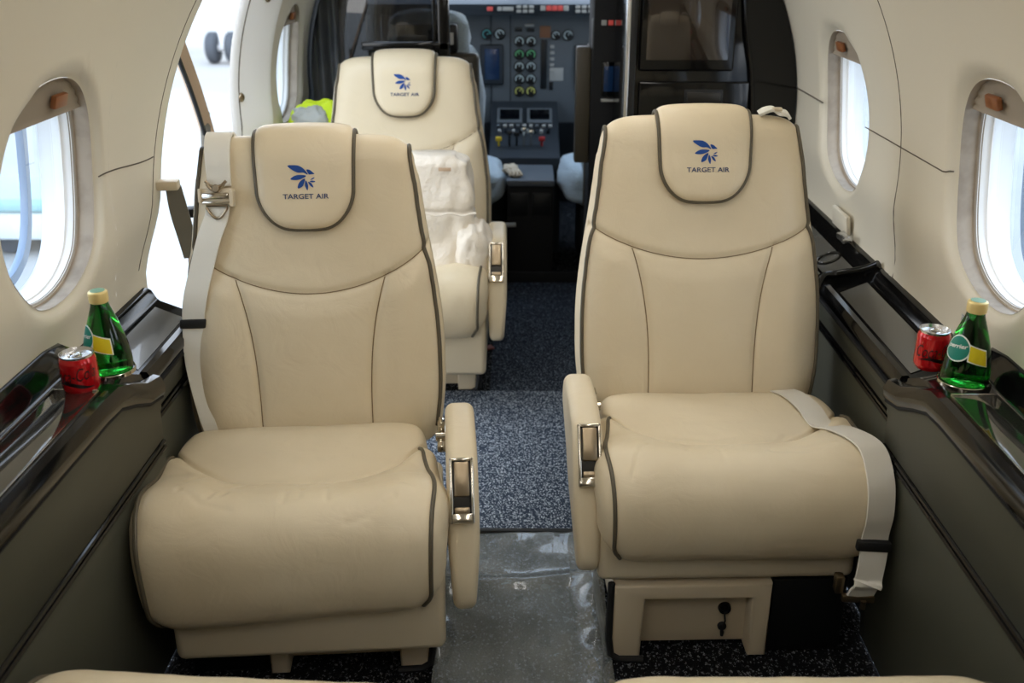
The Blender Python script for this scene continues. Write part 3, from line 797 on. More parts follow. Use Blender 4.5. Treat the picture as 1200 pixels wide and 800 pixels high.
# ------------------------------------------------------------------ side consoles
def console(side, y0, y1, kind, label, parts=()):
    t = thing('side_console', label, 'console', (side*.7, (y0+y1)/2, 0), 0, 'side consoles')
    near = kind == 'near'
    ny = 50; ys = [y0+(y1-y0)*i/ny for i in range(ny+1)]
    xi = .648 if near else .668
    def zl(y): return (.612-.062*smooth(1.40, 1.60, y)) if near else .556
    def zt(y): return (.600-.045*smooth(1.555, 1.60, y)) if near else 0
    top = []; panel = []; low = []
    for y in ys:
        l = zl(y)
        if near:
            w = .648-.045*smooth(1.52, 1.60, y); tz = zt(y)
            sec = [(xi-.002, l-.040), (xi-.010, l-.030), (xi-.013, l-.012), (xi-.006, l+.003), (xi+.006, l+.006), (xi+.016, l-.002), (xi+.022, min(tz, l+.02)), (.752, tz), (.762, tz+.003), (.770, tz+.018), (.777, w-.004), (.785, w), (.82, w)]
        else:
            sec = [(xi-.002, l-.032), (xi-.008, l-.022), (xi-.009, l-.008), (xi-.003, l+.004), (xi+.008, l+.005), (xi+.014, l-.004), (xi+.018, l-.008), (.752, .574), (.758, .580), (.767, .597), (.775, .602), (.82, .603)]
        top.append([V(side*a, y, b) for a, b in sec])
        g = .418 if near else .456
        panel.append([V(side*a, y, b) for a, b in ((xi, l-.034), (xi, l-.06), (xi+.003, (l+g)/2), (xi+.004, g+.014), (xi+.008, g+.007))])
        low.append([V(side*a, y, b) for a, b in ((xi+.008, g-.006), (xi+.005, g-.012), (xi+.006, .25), (xi+.012, .05), (xi+.018, 0.002))])
    mb = MB(); mb.grid(top)
    for r in (top[0], top[-1]): mb.add(r+[V(r[-1].x, r[0].y, r[0].z)], [list(range(len(r)+1))])
    tp = mb.build('console_top', M['black_gloss'], t, angle=50)
    mb = MB(); mb.grid(panel)
    for r in (panel[0], panel[-1]): mb.add(r+[V(side*.74, r[0].y, r[-1].z), V(side*.74, r[0].y, r[0].z)], [list(range(len(r)+2))])
    mb.build('side_panel', M['grey_panel'], t, angle=50)
    mb = MB(); mb.grid(low)
    for r in (low[0], low[-1]): mb.add(r+[V(side*.74, r[0].y, r[-1].z), V(side*.74, r[0].y, r[0].z)], [list(range(len(r)+2))])
    mb.build('lower_panel', M['grey_panel'], t, angle=50)
    g = .418 if near else .456
    mb = MB(); mb.tube([V(side*(xi+.005), y0, g+.005), V(side*(xi+.005), y1, g+.005)], .0045, 8)
    mb.tube([V(side*(xi+.006), y0, g-.006), V(side*(xi+.006), y1, g-.006)], .0055, 8)
    mb.build('rub_strip', M['black_gloss'], t)
    MB().tube([V(side*(xi-.003), y, zl(y)-.037) for y in ys], .0042, 8).build('lip_shadow_gap', M['black_matte'], t)  # black tube drawn in for the shadow gap between lip and panel
    if near:
        # folding table lid let into the top, pale front edge; flip-over cup holders beyond it
        mb = MB(); mb.bx(side*.676, side*.745, y0+.02, 1.425, .596, .606, .002); lid = mb.build('table_lid', M['lid'], t)
        mb = MB(); mb.bx(side*.675, side*.747, 1.4245, 1.4280, .600, .608, .001); mb.bx(side*.6735, side*.676, y0+.02, 1.426, .598, .607, .0008)
        mb.build('lid_edge', M['chrome'], lid)
        mb = MB(); mb.bx(side*.746, side*.752, y0+.02, 1.43, .598, .609, .002); mb.build('lid_rail', M['lid'], lid)
    else:
        rows = []
        nseg = 24
        for i in range(nseg+1):
            y = y0+.03+(min(y1, 2.1)-.04-y0-.03)*i/nseg
            rows.append([V(side*(.692+.056*u), y, .5505+.0235*u+.0012) for u in [k/8 for k in range(9)]])
        MB().grid(rows).build('tray_inset', M['silver_gloss'], tp)
        if y1 > 2.2:
            MB().tube(catmull([V(side*.656, 2.10, .54), V(side*.668, 2.12, .566), V(side*.70, 2.13, .570), V(side*.75, 2.10, .590), V(side*.775, 2.08, .610)], 24), .010, 10).build('divider', M['black_gloss'], tp)
            rows = [[V(side*(.692+.056*u), 2.15+.5*i/16, .5517+.0235*u) for u in [k/6 for k in range(7)]] for i in range(17)]
            MB().grid(rows).build('tray_inset', M['silver_gloss'], tp)
            cpt = V(side*.722, 2.26, .566); Rm = Matrix.Rotation(-side*.40, 3, 'Y')
            MB().lathe([(.024, 0), (.025, .004), (.027, .005), (.029, .002), (.029, -.004)], cpt, 40, Rm).build('cup_ring', M['lid'], tp)
            MB().box((side*.772, 2.36, .632), (.012, .12, .048), .005, Matrix.Rotation(-side*.15, 3, 'Y')).build('belt_guide', M['wall'], t)
            MB().box((side*.758, 2.28, .612), (.022, .06, .014), .004, Matrix.Rotation(-side*.3, 3, 'Y')).build('latch', M['aluminium'], t)
    return t
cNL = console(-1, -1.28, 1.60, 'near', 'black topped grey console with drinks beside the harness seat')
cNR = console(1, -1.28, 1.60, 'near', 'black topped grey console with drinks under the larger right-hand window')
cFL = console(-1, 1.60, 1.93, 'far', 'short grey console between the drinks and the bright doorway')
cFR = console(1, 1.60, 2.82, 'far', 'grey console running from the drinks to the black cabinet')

# cup holder rings under the drinks
def drink_ring(x, y, z, r, con):
    MB().lathe([(r, -.0005), (r, .0055), (r+.0008, .0062), (r+.0016, .0055), (r+.0016, -.0005)], (x, y, z), 48).build('cup_holder', M['pane'] if 0 else M['chrome'], con)

# ------------------------------------------------------------------ drinks
BP = [(0, .0), (.034, .0), (.0372, .003), (.0385, .009), (.0388, .022), (.0375, .040), (.0345, .060), (.0300, .080), (.0245, .100), (.0192, .117), (.0158, .128), (.0142, .136), (.0138, .142), (.0138, .148)]
BPs = [(p.x, p.y) for p in catmull([V(a, b, 0) for a, b in BP[1:]], 60)]
def brad(z):
    for (r0, z0), (r1, z1) in zip(BPs, BPs[1:]):
        if z0 <= z <= z1 and z1 > z0: return r0+(r1-r0)*(z-z0)/(z1-z0)
    return BPs[-1][0]
KZ = .925
def bottle(x, y, z, ang, label, sc=1.):
    t = thing('glass_bottle', label, 'bottle', (x, y, z), ang, 'green glass bottles')
    # local -y faces the viewer
    mb = MB(); mb.lathe([(0, 0)]+BPs+[(0, .148)], n=64)
    b = mb.build('glass', M['water'], t, False)
    MB().lathe([(0, .1585), (.0120, .1585), (.0150, .157), (.0160, .155), (.0158, .152), (.0164, .150), (.0158, .147), (.0164, .144), (.0158, .141), (.0160, .138), (.0142, .137), (.0142, .1365)], n=40).build('cap', M['gold_cap'], t, False)
    MB().lathe([(0, .1592), (.0118, .1590), (.012, .1582)], n=32).build('cap_disc', M['cap_green'], t, False)
    def P(a, zz, off=.0006):
        r = brad(zz)+off; return V(r*math.sin(a), -r*math.cos(a), zz)
    def patch(outline_f, mname, nm, off, par):
        mb = MB(); rows = []
        for k in range(0, 9):
            rows.append([P(*outline_f(2*PI*i/40, k/8), off) for i in range(40)])
        mb.grid(rows, cv=True); return mb.build(nm, M[mname], par, False, recalc=False)
    el = lambda rz, ra: (lambda th, k: (-.62+math.cos(th)*ra*k*(1+.0), .075+math.sin(th)*rz*k))
    lb = patch(el(.0235, .70), 'label_white', 'front_label', .0007, t)
    patch(el(.0212, .63), 'label_green', 'label_field', .0011, lb)
    tv, tf = text_mesh('perrier', .036, .0095, .1, .02)
    mb = MB(); mb.add([P(-.62+u*30, .073+v+u*.12, .0016) for u, v in tv], tf); mb.build('lettering', M['label_white'], lb, False, recalc=False, merge=False)
    def band(a0, a1, s_, ins, zc, hh):
        def f(u, v):
            a = a0+ins*.9+(a1-a0-2*ins*.9)*u; return a, zc+(v-.5)*2*(hh-ins*.03)-(u-.5)*.010
        return f
    for nm, mn, ins, off in (('side_label', 'label_white', 0, .0008), ('label_field', 'label_yellow', .06, .0012)):
        fn = band(-.02, .92, 1, ins, .066, .0150); par = t if ins == 0 else sl
        rows = [[P(*fn(i/20, k/6), off) for i in range(21)] for k in range(7)]
        sl = MB().grid(rows).build(nm, M[mn], par, False, recalc=False)
    for o_ in [t]+list(t.children_recursive):
        if o_ is not t:
            o_.data.transform(Matrix.Diagonal((.97, .97, .90, 1)))
    return t
def can(x, y, z, ang, label, h=.078, r=.0265, txt_a=0.):
    t = thing('drink_can', label, 'can', (x, y, z), ang, 'red drink cans')
    MB().lathe([(0, .003), (r*.72, .0), (r*.80, .0), (r*.97, .006), (r, .010), (r, h-.010), (r*.98, h-.007), (r*.90, h-.001)], n=56).build('can_body', M['can_red'], t, False)
    lid = MB().lathe([(r*.90, h-.001), (r*.93, h+.0015), (r*.93, h+.003), (r*.88, h+.0035), (r*.84, h+.001), (r*.80, h-.002), (0, h-.002)], n=56).build('can_lid', M['aluminium'], t, False)
    mb = MB(); mb.tube([V(r*.30*math.cos(k*2*PI/20), -r*.25+r*.38*math.sin(k*2*PI/20), h+.0008) for k in range(20)], .0016, 6, True)
    mb.box((0, r*.10, h+.0003), (r*.42, r*.42, .0018), .0008); mb.build('pull_tab', M['chrome'], lid, False)
    tv, tf = text_mesh('Coca-Cola', .074, .021, .32, -.004)
    P = lambda a, zz: V((r+.0006)*math.sin(a), -(r+.0006)*math.cos(a), zz)
    # thick swash letters, split fine enough to wrap round the can
    mb = MB(); mb.add([P(txt_a+u/r, h*.42+v+u*.10) for u, v in tv], tf)
    k = 14; rows = []
    for i in range(k*2+1):
        a = txt_a+(-.5+i/(2*k))*2.2; zz = h*.30+.004*math.sin((i/(2*k))*PI*1.6)
        wd = .0028*math.sin(PI*i/(2*k))+.0004
        rows.append([P(a, zz-wd), P(a, zz+wd)])
    mb.grid(rows)
    mb.build('lettering', M['can_black'], t, False, recalc=False, merge=False)
    return t
ZT = .6003
bottle(-.690, 1.515, ZT, math.radians(-14), 'green glass bottle with gold cap behind a red can, beside the harness seat')
bottle(.718, 1.485, ZT, math.radians(-25), 'green glass bottle with gold cap in front of a red can, under the right-hand window')
can(-.706, 1.440, ZT, math.radians(2), 'red drink can in front of its green bottle, lid seen from above', .062, .0285, .0)
can(.686, 1.548, ZT, math.radians(-22), 'red drink can half hidden behind its green bottle', .066, .0265, .40)
drink_ring(.718, 1.485, ZT, .0390, cNR); drink_ring(-.690, 1.515, ZT, .0390, cNL)

# small notices on the lining
def placard(y, a, side, label, yaw=0.):
    t = thing('notice_label', label, 'label', shell(y, a, side, R0-.0006), 0, 'wall notices')
    def P(u, v, off=0): return shell(y+u, a+v/R0, side, R0-.0009-off)
    MB().grid([[P(-.016+.032*i/6, -.014+.028*k/4) for i in range(7)] for k in range(5)]).build('backing', M['placard'], t)
    mb = MB(); rnd = random.Random(3)
    for k in range(6):
        v = .011-.0042*k; u = -.013
        while u < .011:
            l = rnd.uniform(.002, .005); mb.grid([[P(u, v, .0004), P(u+l, v, .0004)], [P(u, v+.0016, .0004), P(u+l, v+.0016, .0004)]]); u += l+.001
    mb.build('print', M['navy_ink'], t, recalc=False)
placard(1.655, -.205, 1, 'small printed notice on the lining above the right-hand drinks')
placard(1.690, -.195, -1, 'small printed notice on the lining behind the bottle by the harness seat')

# ------------------------------------------------------------------ belts
def seat_world(rt, p): return ROOTM[rt] @ Vector(p)
rtL, BL, CL, fzL, idL, idCL = seatL
sh = thing('shoulder_harness', 'cream shoulder harness with metal buckle draped down a seat backrest', 'harness', seat_world(rtL, (-.18, .45, .6)))
def LB(x, z, off=.004): return seat_world(rtL, idL(BL.surf(fzL(z), x, off)))
SW = (ROOTM[rtL].to_3x3() @ V(1, 0, 0))
# upper doubled end over the shoulder
top_i = max(range(BL.N), key=lambda i: BL.G[i].y)
def LT(f, x, off): return seat_world(rtL, idL(BL.surf(f, x, off)))
xs_ = -.160
ppath = [LT(top_i+8-k*1.0, xs_, .006+.004*math.sin(k/30*PI)) for k in range(0, 34)]
MB().ribbon(ppath, SW, lambda t: .052-.008*t, .007).build('strap_end', M['strap_white'], sh)
bk = thing('x', None, None) if 0 else None
zc = .815
c = LB(xs_-.003, zc, .014); nrm = (LB(xs_, zc, .03)-LB(xs_, zc, 0)).normalized(); upv = (LB(xs_, zc+.02, 0)-LB(xs_, zc-.02, 0)).normalized()
sx = upv.cross(nrm).normalized()
if sx.x < 0: sx = -sx
RB = Matrix((sx, upv, nrm)).transposed()
def bb(mb, x0, x1, y0, y1, z0, z1, b=.002): return mb.box(c+RB @ V((x0+x1)/2, (y0+y1)/2, (z0+z1)/2), (x1-x0, y1-y0, z1-z0), b, RB)
mb = MB(); bb(mb, -.032, .030, -.016, .014, -.008, .002); bb(mb, .026, .034, -.020, .012, -.006, .010); bb(mb, -.034, -.028, -.012, .014, -.006, .010)
buckle = mb.build('buckle', M['cream_plastic'], sh)
mb = MB(); bb(mb, -.027, .024, -.006, .006, .001, .009, .003); bb(mb, -.027, .024, -.014, -.010, .001, .006, .001); mb.build('release_bar', M['chrome'], buckle)
mb = MB(); pts = [(-.020, .028), (-.012, .020), (0, .016), (.012, .020), (.020, .028)]
mb.tube([c+RB @ V(a, b, .003) for a, b in pts], .003, 8)
mb.tube([c+RB @ V(-.017+.034*k/10, .022-.014*math.sin(PI*k/10), .006) for k in range(11)], .0022, 8)
mb.lathe([(0, .004), (.006, .004), (.0075, .002), (.0075, -.004)], c+RB @ V(.001, .014, .006), 20, RB)
mb.build('tongue', M['nickel'], buckle)
mb = MB(); mb.tube([c+RB @ V(x, y, .004) for x, y in [(-.020, -.018)]+[(-.020+.040*k/12, -.022-.020*math.sin(PI*k/12)) for k in range(13)]+[(.020, -.018)]], .0026, 8, True)
mb.build('ring', M['nickel'], buckle)
# long strap hanging to the keeper and down behind the cushion
hp = [LB(xs_-.003, .815, .008), LB(xs_-.006, .78, .012), LB(xs_-.020, .74, .018), LB(-.198, .68, .018), LB(-.212, .62, .014), LB(-.224, .56, .008), LB(-.228, .50, .004), LB(-.222, .44, .002), LB(-.212, .385, .004), LB(-.206, .345, .004)]
hp = catmull(hp, 60)
MB().ribbon(hp, SW, lambda t: .044-.004*smooth(.4, .6, t)-.012*smooth(.6, 1, t), .0035).build('webbing', M['strap_white'], sh)
k_ = 31; kc = hp[k_]; kt = (hp[k_-1]-hp[k_+1]).normalized(); kn = kt.cross(SW).normalized(); RK = Matrix((SW, kt, SW.cross(kt))).transposed()
MB().box(kc, (.050, .019, .011), .003, RK).build('keeper', M['rubber'], sh)

rtR, BRs, CRs, fzR, idR, idCR = seatR
lbt = thing('lap_belt', 'cream lap belt laid over a cushion, its metal end hanging by the grey console', 'belt', seat_world(rtR, (.2, .1, .35)))
N_ = CRs.N
def RC(f, x, off=.004): return seat_world(rtR, idCR(CRs.surf(f, x, off)))
fy = lambda y: CRs.find(lambda g: -(g.x-y), 0, int(N_*.36))
f_front = CRs.find(lambda g: -(g.y-.325), int(N_*.2), int(N_*.6)); f_low = CRs.find(lambda g: -(g.y-.285), int(N_*.2), int(N_*.6))
# local canonical x is towards the aisle, so the wall side is negative
bp_ = [(fy(.405), -.162), (fy(.36), -.175), (fy(.30), -.188), (fy(.25), -.197), (fy(.17), -.208), (fy(.09), -.216), ((fy(.03)), -.221), ((fy(.03)+f_front)/2, -.221), (f_front, -.220), (f_low, -.218)]
bpw = [RC(f, x, .007 if 2 < k < 6 else .006) for k, (f, x) in enumerate(bp_)]
e = bpw[-1]
bpw += [e+V(-.002, -.006, -.018)]
bpw = catmull(bpw, 80)
MB().ribbon(bpw, [V(1, .20, 0)]*81, lambda t: .050+.002*smooth(.5, 1, t), .0035).build('webbing', M['strap'], lbt)
e = bpw[-1]
MB().box(e+V(-.002, -.003, .004), (.060, .014, .020), .004, Matrix.Rotation(.05, 3, 'Y')).build('keeper', M['rubber'], lbt)
mb = MB(); fold = catmull([e+V(0, -.004, -.006), e+V(-.003, -.010, -.035), e+V(-.006, -.014, -.060), e+V(-.009, -.022, -.066), e+V(-.012, -.016, -.078), e+V(-.016, -.012, -.095)], 30)
mb.ribbon(fold, V(1, .1, 0), .050, .005); mb.build('strap_end', M['strap_white'], lbt)
mb = MB(); f_ = fold[-1]; mb.box(f_+V(-.002, .002, -.006), (.058, .012, .014), .003, Matrix.Rotation(.04, 3, 'Y')); mb.lathe([(0, .004), (.005, .004), (.005, -.012), (0, -.014)], f_+V(.006, -.006, -.010), 14)
mb.box(f_+V(-.034, .016, .016), (.016, .02, .036), .004); mb.build('end_fitting', M['nickel'], lbt)

# small folded belt end on top of the right-hand seat
tb = thing('belt_end', 'small white folded belt end lying on top of a backrest before the cabinet', 'belt', seat_world(rtR, idR(V(-.14, .55, .918))))
ti = max(range(BRs.N), key=lambda i: BRs.G[i].y)
pth = catmull([seat_world(rtR, idR(BRs.surf(ti-2, x, o))) for x, o in ((-.116, .004), (-.128, .012), (-.142, .016), (-.155, .010), (-.168, .012), (-.176, .008))], 30)
MB().ribbon(pth, V(.1, 1, .1), lambda t: .030+.006*math.sin(t*9), .006).build('webbing', M['strap_white'], tb)
MB().box(pth[16]+V(0, -.008, .004), (.022, .012, .008), .003).build('tongue', M['cream_plastic'], tb)

# ------------------------------------------------------------------ white cover bag on the far seat
cb = thing('cover_bag', 'crumpled white fabric cover bag standing on the farther cream seat', 'bag', (-.30, 2.72, .40))
rows = []
nn_ = 60
for i in range(nn_+1):
    v = i/nn_; z = .395+.315*v; row = []
    for j in range(120):
        ph = 2*PI*j/120; sg = lambda q: math.copysign(abs(q)**.32, q)
        hx = .165-.035*v; hy = .085-.030*v
        edge = (1-smooth(.93, 1.0, v)*.25)
        x = -.285+sg(math.cos(ph))*hx*edge; y = 2.735+.03*v+sg(math.sin(ph))*hy*edge
        wr = .010*noise.noise(V(x*14, y*14, z*9))+.006*noise.noise(V(x*34, y*30, z*16))+.004*math.sin(x*120+3*math.sin(z*20))*smooth(.0, .3, .62-v)*smooth(.0, .1, v)
        d_ = V(math.cos(ph), math.sin(ph), 0)
        groove = -.007*math.exp(-((v-.53)/.018)**2)
        row.append(V(x, y, z+.006*noise.noise(V(x*20, y*20, 0)))+d_*(wr+groove))
    rows.append(row)
mb = MB().grid(rows, cv=True, cap=True); bag = mb.build('bag_body', M['cover_fabric'], cb, angle=80)
MB().grid(lump((-.142, 2.72, .445), (.058, .09, .085), 2.3, 26, .16, 2.2), cv=True).build('loose_fold', M['cover_fabric'], cb)
mb = MB(); mb.tube([V(-.43+.30*k/30, 2.648+.012*(k/30), .562+.004*math.sin(k*.9)) for k in range(31)], .003, 6); mb.build('piping', M['cover_fabric'], bag)
MB().box((-.215, 2.682, .682), (.034, .004, .010), .001).build('fabric_tag', M['hand_rail'], bag)

# ------------------------------------------------------------------ floor coverings
def mat_slab(name, x0, x1, y0, y1, z0, z1, m, label, cat, group=None):
    return tag(MB().bx(x0, x1, y0, y1, z0, z1, .003).build(name, m), label, cat, group)
cr = thing('carpet_runner', 'navy speckled carpet runner in the aisle between the front seats', 'carpet', (0, 2.3, 0))
MB().bx(-.27, .19, 1.952, 2.698, .001, .012, .003).build('pile', M['carpet_navy'], cr)
MB().tube([V(-.27, 1.947, .008), V(.19, 1.947, .008)], .008, 8).build('bound_edge', M['rubber'], cr)
mat_slab('carpet', -.10, .26, 2.702, 3.71, .001, .006, M['carpet_deep'], 'dark navy carpet beyond the runner, leading to the cockpit', 'carpet')
rows = []
for i in range(90):
    y = .72+1.235*i/89; row = []
    for j in range(40):
        x = -.165+.335*j/39
        z = .010+.010*noise.noise(V(x*6, y*4, 2))+.004*noise.noise(V(x*20, y*14, 7))
        z += .045*math.exp(-((x-.150)/.028)**2)*(.5+noise.noise(V(1, y*9, 3)))+.016*math.exp(-((x+.16)/.02)**2)*(.5+noise.noise(V(4, y*10, 3)))
        z += .012*math.exp(-((y-1.75-.10*x)/.018)**2)
        row.append(V(x, y, max(.003, z)))
    rows.append(row)
tag(MB().grid(rows).build('floor_film', M['film'], angle=80), 'crinkled clear plastic film covering the aisle floor between the seats', 'floor covering')
tag(MB().box((-.122, 3.03, .010), (.05, .03, .006), .002, Matrix.Rotation(.5, 3, 'Z')).build('paper_tag', M['tag_red']), 'small red tag lying on the carpet beside the farther seat', 'tag')

# ------------------------------------------------------------------ left smoked partition
lp = thing('cabin_partition', 'smoked black partition behind the farther cream seat', 'partition', (-.43, 3.31, 0))
mb = MB(); mb.bx(-.59, -.275, 3.305, 3.311, .55, 1.42, .001); mb.build('smoked_pane', M['smoked'], lp)
mb = MB(); mb.bx(-.275, -.238, 3.29, 3.33, 0, 1.45, .006); mb.bx(-.292, -.282, 3.298, 3.318, .55, 1.45, .003); mb.bx(-.62, -.238, 3.29, 3.33, 0, .55, .004); mb.bx(-.52, -.238, 3.29, 3.33, .93, .955, .004)
mb.build('frame', M['black_gloss'], lp)

# ------------------------------------------------------------------ right black cabinet
cab = thing('galley_cabinet', 'glossy black floor to ceiling cabinet behind the seat at right', 'cabinet', (.5, 2.95, 0))
out = []
for k in range(33):
    a = -.36+1.5*k/32
    out.append((min(.762*math.cos(a), 9), ZC+.762*math.sin(a)))
body = [(.285, .02), (.66, .02)]+out+[(.285, out[-1][1])]
mb = MB().prism(body, 2.835, 3.25, 'y', .004, 2); cbody = mb.build('cabinet_body', M['black_gloss'], cab, angle=35)
fy_ = 2.834
mb = MB(); mb.bx(.285, .305, fy_-.030, fy_, .02, 1.46, .006); mb.build('edge_post', M['black'], cab)
mb = MB(); mb.bx(.275, .287, fy_-.034, fy_+.02, .02, 1.46, .004); mb.build('edge_strip', M['aluminium'], cab)
mb = MB(); mb.bx(.315, .575, fy_-.014, fy_, .925, 1.32, .008, 3); scr = mb.build('monitor', M['black_gloss'], cab)
mb = MB(); mb.bx(.333, .557, fy_-.0155, fy_-.012, .955, 1.30, .001); mb.build('screen', mat('brown_screen', lin(44, 36, 30), .1, coat=1.), scr)
mb = MB(); mb.bx(.318, .625, fy_-.010, fy_, .67, .896, .006, 3); dr = mb.build('drawer', M['black_gloss'], cab)
mb = MB(); mb.bx(.445, .552, fy_-.014, fy_-.008, .835, .876, .004); hh = mb.build('drawer_pull', M['black'], dr)
mb = MB(); mb.bx(.453, .544, fy_-.0165, fy_-.013, .842, .869, .003); mb.build('pull_recess', M['dark_metal'], hh)
mb = MB(); mb.bx(.318, .625, fy_-.010, fy_, .38, .655, .006, 3); mb.build('drawer', M['black_gloss'], cab)
mb = MB(); mb.bx(.318, .625, fy_-.010, fy_, .06, .365, .006, 3); mb.build('drawer', M['black_gloss'], cab)
mb = MB(); mb.tube(catmull([V(.645, fy_-.004, .68), V(.64, fy_-.006, .80), V(.625, fy_-.008, .93), V(.60, fy_-.006, 1.05), V(.575, fy_-.004, 1.3)], 30), .006, 8); mb.build('moulding', M['black_gloss'], cab)

# ------------------------------------------------------------------ cockpit
def pilot_seat(x, y, label, m, dz=0):
    t = thing('pilot_seat', label, 'seat', (x, y, 0), 0, 'cockpit seats')
    # local: facing +y; back slab nearest the cabin
    b = MB(); b.bx(-.18, .18, 0, .05, .30, .885+dz, .02, 3); b.build('back_shell', M['pilot_olive'], t, False)
    b = MB(); b.box((0, .02, .935+dz), (.215, .05, .10), .012); b.bx(-.07, -.05, .015, .035, .80+dz, .90+dz, .004); b.bx(.05, .07, .015, .035, .80+dz, .90+dz, .004); h = b.build('headrest', M['black'], t, False)
    b = MB(); b.box((m*.068, -.006, .935+dz), (.05, .006, .04), .002); b.build('badge', M['placard'], h, False)
    rows = lump((0, .090, .62+dz), (.195, .045, .30), x, 30, .06, 4.)
    rows2 = lump((0, .075, .93+dz), (.145, .045, .095), x+3, 24, .08, 3.2)
    rows3 = lump((-.0*m, .29, .36), (.265, .24, .10), x+5, 28, .08, 3.)
    mb = MB(); mb.grid(rows, cv=True); mb.grid(rows2, cv=True); mb.grid(rows3, cv=True); mb.build('fleece_cover', M['fleece'], t, False)
    b = MB(); b.bx(-.18, .18, .05, .5, .02, .28, .01); b.build('seat_base', M['black_matte'], t, False)
    return t
pilot_seat(-.34, 3.62, 'pilot seat with pale fleece cover behind the smoked partition', 1)
pilot_seat(.405, 3.70, 'pilot seat with pale fleece cover beyond the black cabinet', -1, .03)
# tall equipment rack edge beside the right pilot seat
av = thing('avionics_rack', 'tall black avionics rack with a small blue screen beside the silver cabinet edge', 'rack', (.35, 3.42, 0))
mb = MB(); mb.bx(.225, .42, 3.38, 3.62, .02, 1.35, .006); mb.build('rack_body', M['black_matte'], av)
mb = MB(); mb.bx(.172, .222, 3.40, 3.45, .545, .930, .008); mb.build('side_guard', M['pilot_olive'], av)
mb = MB(); mb.bx(.222, .262, 3.395, 3.43, .30, 1.02, .006); mb.build('door_edge', M['black'], av)
mb = MB(); mb.bx(.232, .258, 3.388, 3.398, .945, .98, .002); mb.build('badge', M['placard'], av)
mb = MB(); mb.bx(.256, .302, 3.372, 3.39, .775, .885, .004); b_ = mb.build('display_bezel', M['black_gloss'], av)
mb = MB(); mb.bx(.263, .294, 3.369, 3.374, .79, .872, .002); mb.build('display', M['screen_blue'], b_)
mb = MB(); mb.bx(.256, .302, 3.366, 3.385, .757, .766, .002); mb.build('ledge', M['lamp_white'], av)
for k in range(3):
    MB().bx(.250+.022*k, .266+.022*k, 3.372, 3.381, 1.00, 1.016, .001).build('indicator', M['lamp_red'] if k == 1 else M['lamp_white'], av)

ip = thing('instrument_panel', 'slate grey cockpit instrument panel full of round dials', 'instrument panel', (0, 4.52, .4))
Yp = 4.50
mb = MB(); mb.bx(-.72, .72, Yp, Yp+.05, .46, .93, .006); mb.build('panel_board', M['panel_blue'], ip)
mb = MB(); mb.bx(-.17, -.165, Yp-.004, Yp, .50, .92, .001); mb.bx(-.085, -.080, Yp-.003, Yp, .5, .92, .001); mb.build('panel_joint', M['panel_dark'], ip)
mb = MB(); mb.prism([(Yp-.14, .930), (Yp-.15, .974), (Yp-.10, .990), (Yp+.3, .992), (Yp+.3, .93)], -.72, .72, 'x', .004); gl = mb.build('glareshield', M['panel_dark'], ip)
# warning lights along the glareshield
def ann(u, w, z, h, m): MB().bx(u-w/2, u+w/2, Yp-.158, Yp-.146, z+.009-h/2, z+.009+h/2, .002).build('warning_light', M[m], gl)
for u, w, m in ((-.165, .024, 'lamp_red'), (-.125, .018, 'lamp_white'), (-.09, .045, 'lamp_white')): ann(u, w, .947, .016, m)
for k in range(3): 
    for r_ in range(2): ann(-.045+.026*k, .02, .955-.017*r_, .012, 'lamp_white')
for k in range(5): ann(.055+.024*k, .021, .950, .020, 'lamp_red' if 1 <= k <= 3 else 'lamp_white')
for k in range(3):
    for r_ in range(2): ann(.20+.026*k, .02, .955-.017*r_, .012, 'lamp_white')
def dial(x, z, r, m, needle=2.2, arc=(0., 4.4)):
    o = MB().lathe([(r*1.12, .0), (r*1.12, .008), (r, .009), (r*.96, .004), (0, .004)], (x, Yp, z), 28, Matrix.Rotation(PI/2, 3, 'X')).build('dial', M['dial_black'], ip)
    rows = []
    for k in range(17):
        a = arc[0]+(arc[1]-arc[0])*k/16
        rows.append([V(x+q*r*math.cos(a), Yp-.0050, z+q*r*math.sin(a)) for q in (.62, .88)])
    mb = MB().grid(rows)
    a = needle; mb.tube([V(x, Yp-.006, z), V(x+r*.7*math.cos(a), Yp-.006, z+r*.7*math.sin(a))], r*.10, 6)
    mb.build('scale', M[m], o, recalc=False)
for r_, z in enumerate((.812, .757, .705, .652, .600)):
    for c_, x in enumerate((-.043, .008)):
        m = ('dial_white', 'dial_green', 'dial_white', 'dial_white', 'dial_yellow')[r_]
        dial(x, z, .0215, m, 2.4-.4*r_+.2*c_, (-.7, 3.6) if r_ < 4 else (-.6, 3.9))
dial(-.185, .842, .022, 'dial_cyan', .3); dial(-.128, .842, .022, 'dial_white', 1.9)
dial(.115, .838, .018, 'dial_white', 2.); dial(.168, .838, .022, 'dial_white', 1.)
for x in (-.048, .005): MB().bx(x-.016, x+.016, Yp-.006, Yp, .852, .868, .002).build('small_display', M['dial_black'], ip)
MB().bx(-.02, .02, Yp-.02, Yp, .874, .884, .003).build('lever', M['lamp_white'], ip)
MB().bx(.045, .092, Yp-.005, Yp, .827, .876, .002).build('cover_plate', M['copper'], ip)
mb = MB(); mb.bx(.050, .078, Yp-.006, Yp, .61, .82, .002); mb.build('switch_column', M['dial_black'], ip)
for k in range(5): MB().box((.100, Yp-.004, .79-.026*k), (.018, .01, .012), .002).build('switch', M['lamp_white'], ip)
MB().bx(.09, .15, Yp-.004, Yp, .645, .70, .002).build('placard', M['lamp_white'], ip)
MB().bx(.088, .106, Yp-.006, Yp, .605, .64, .002).build('gear_switch', M['dial_black'], ip)
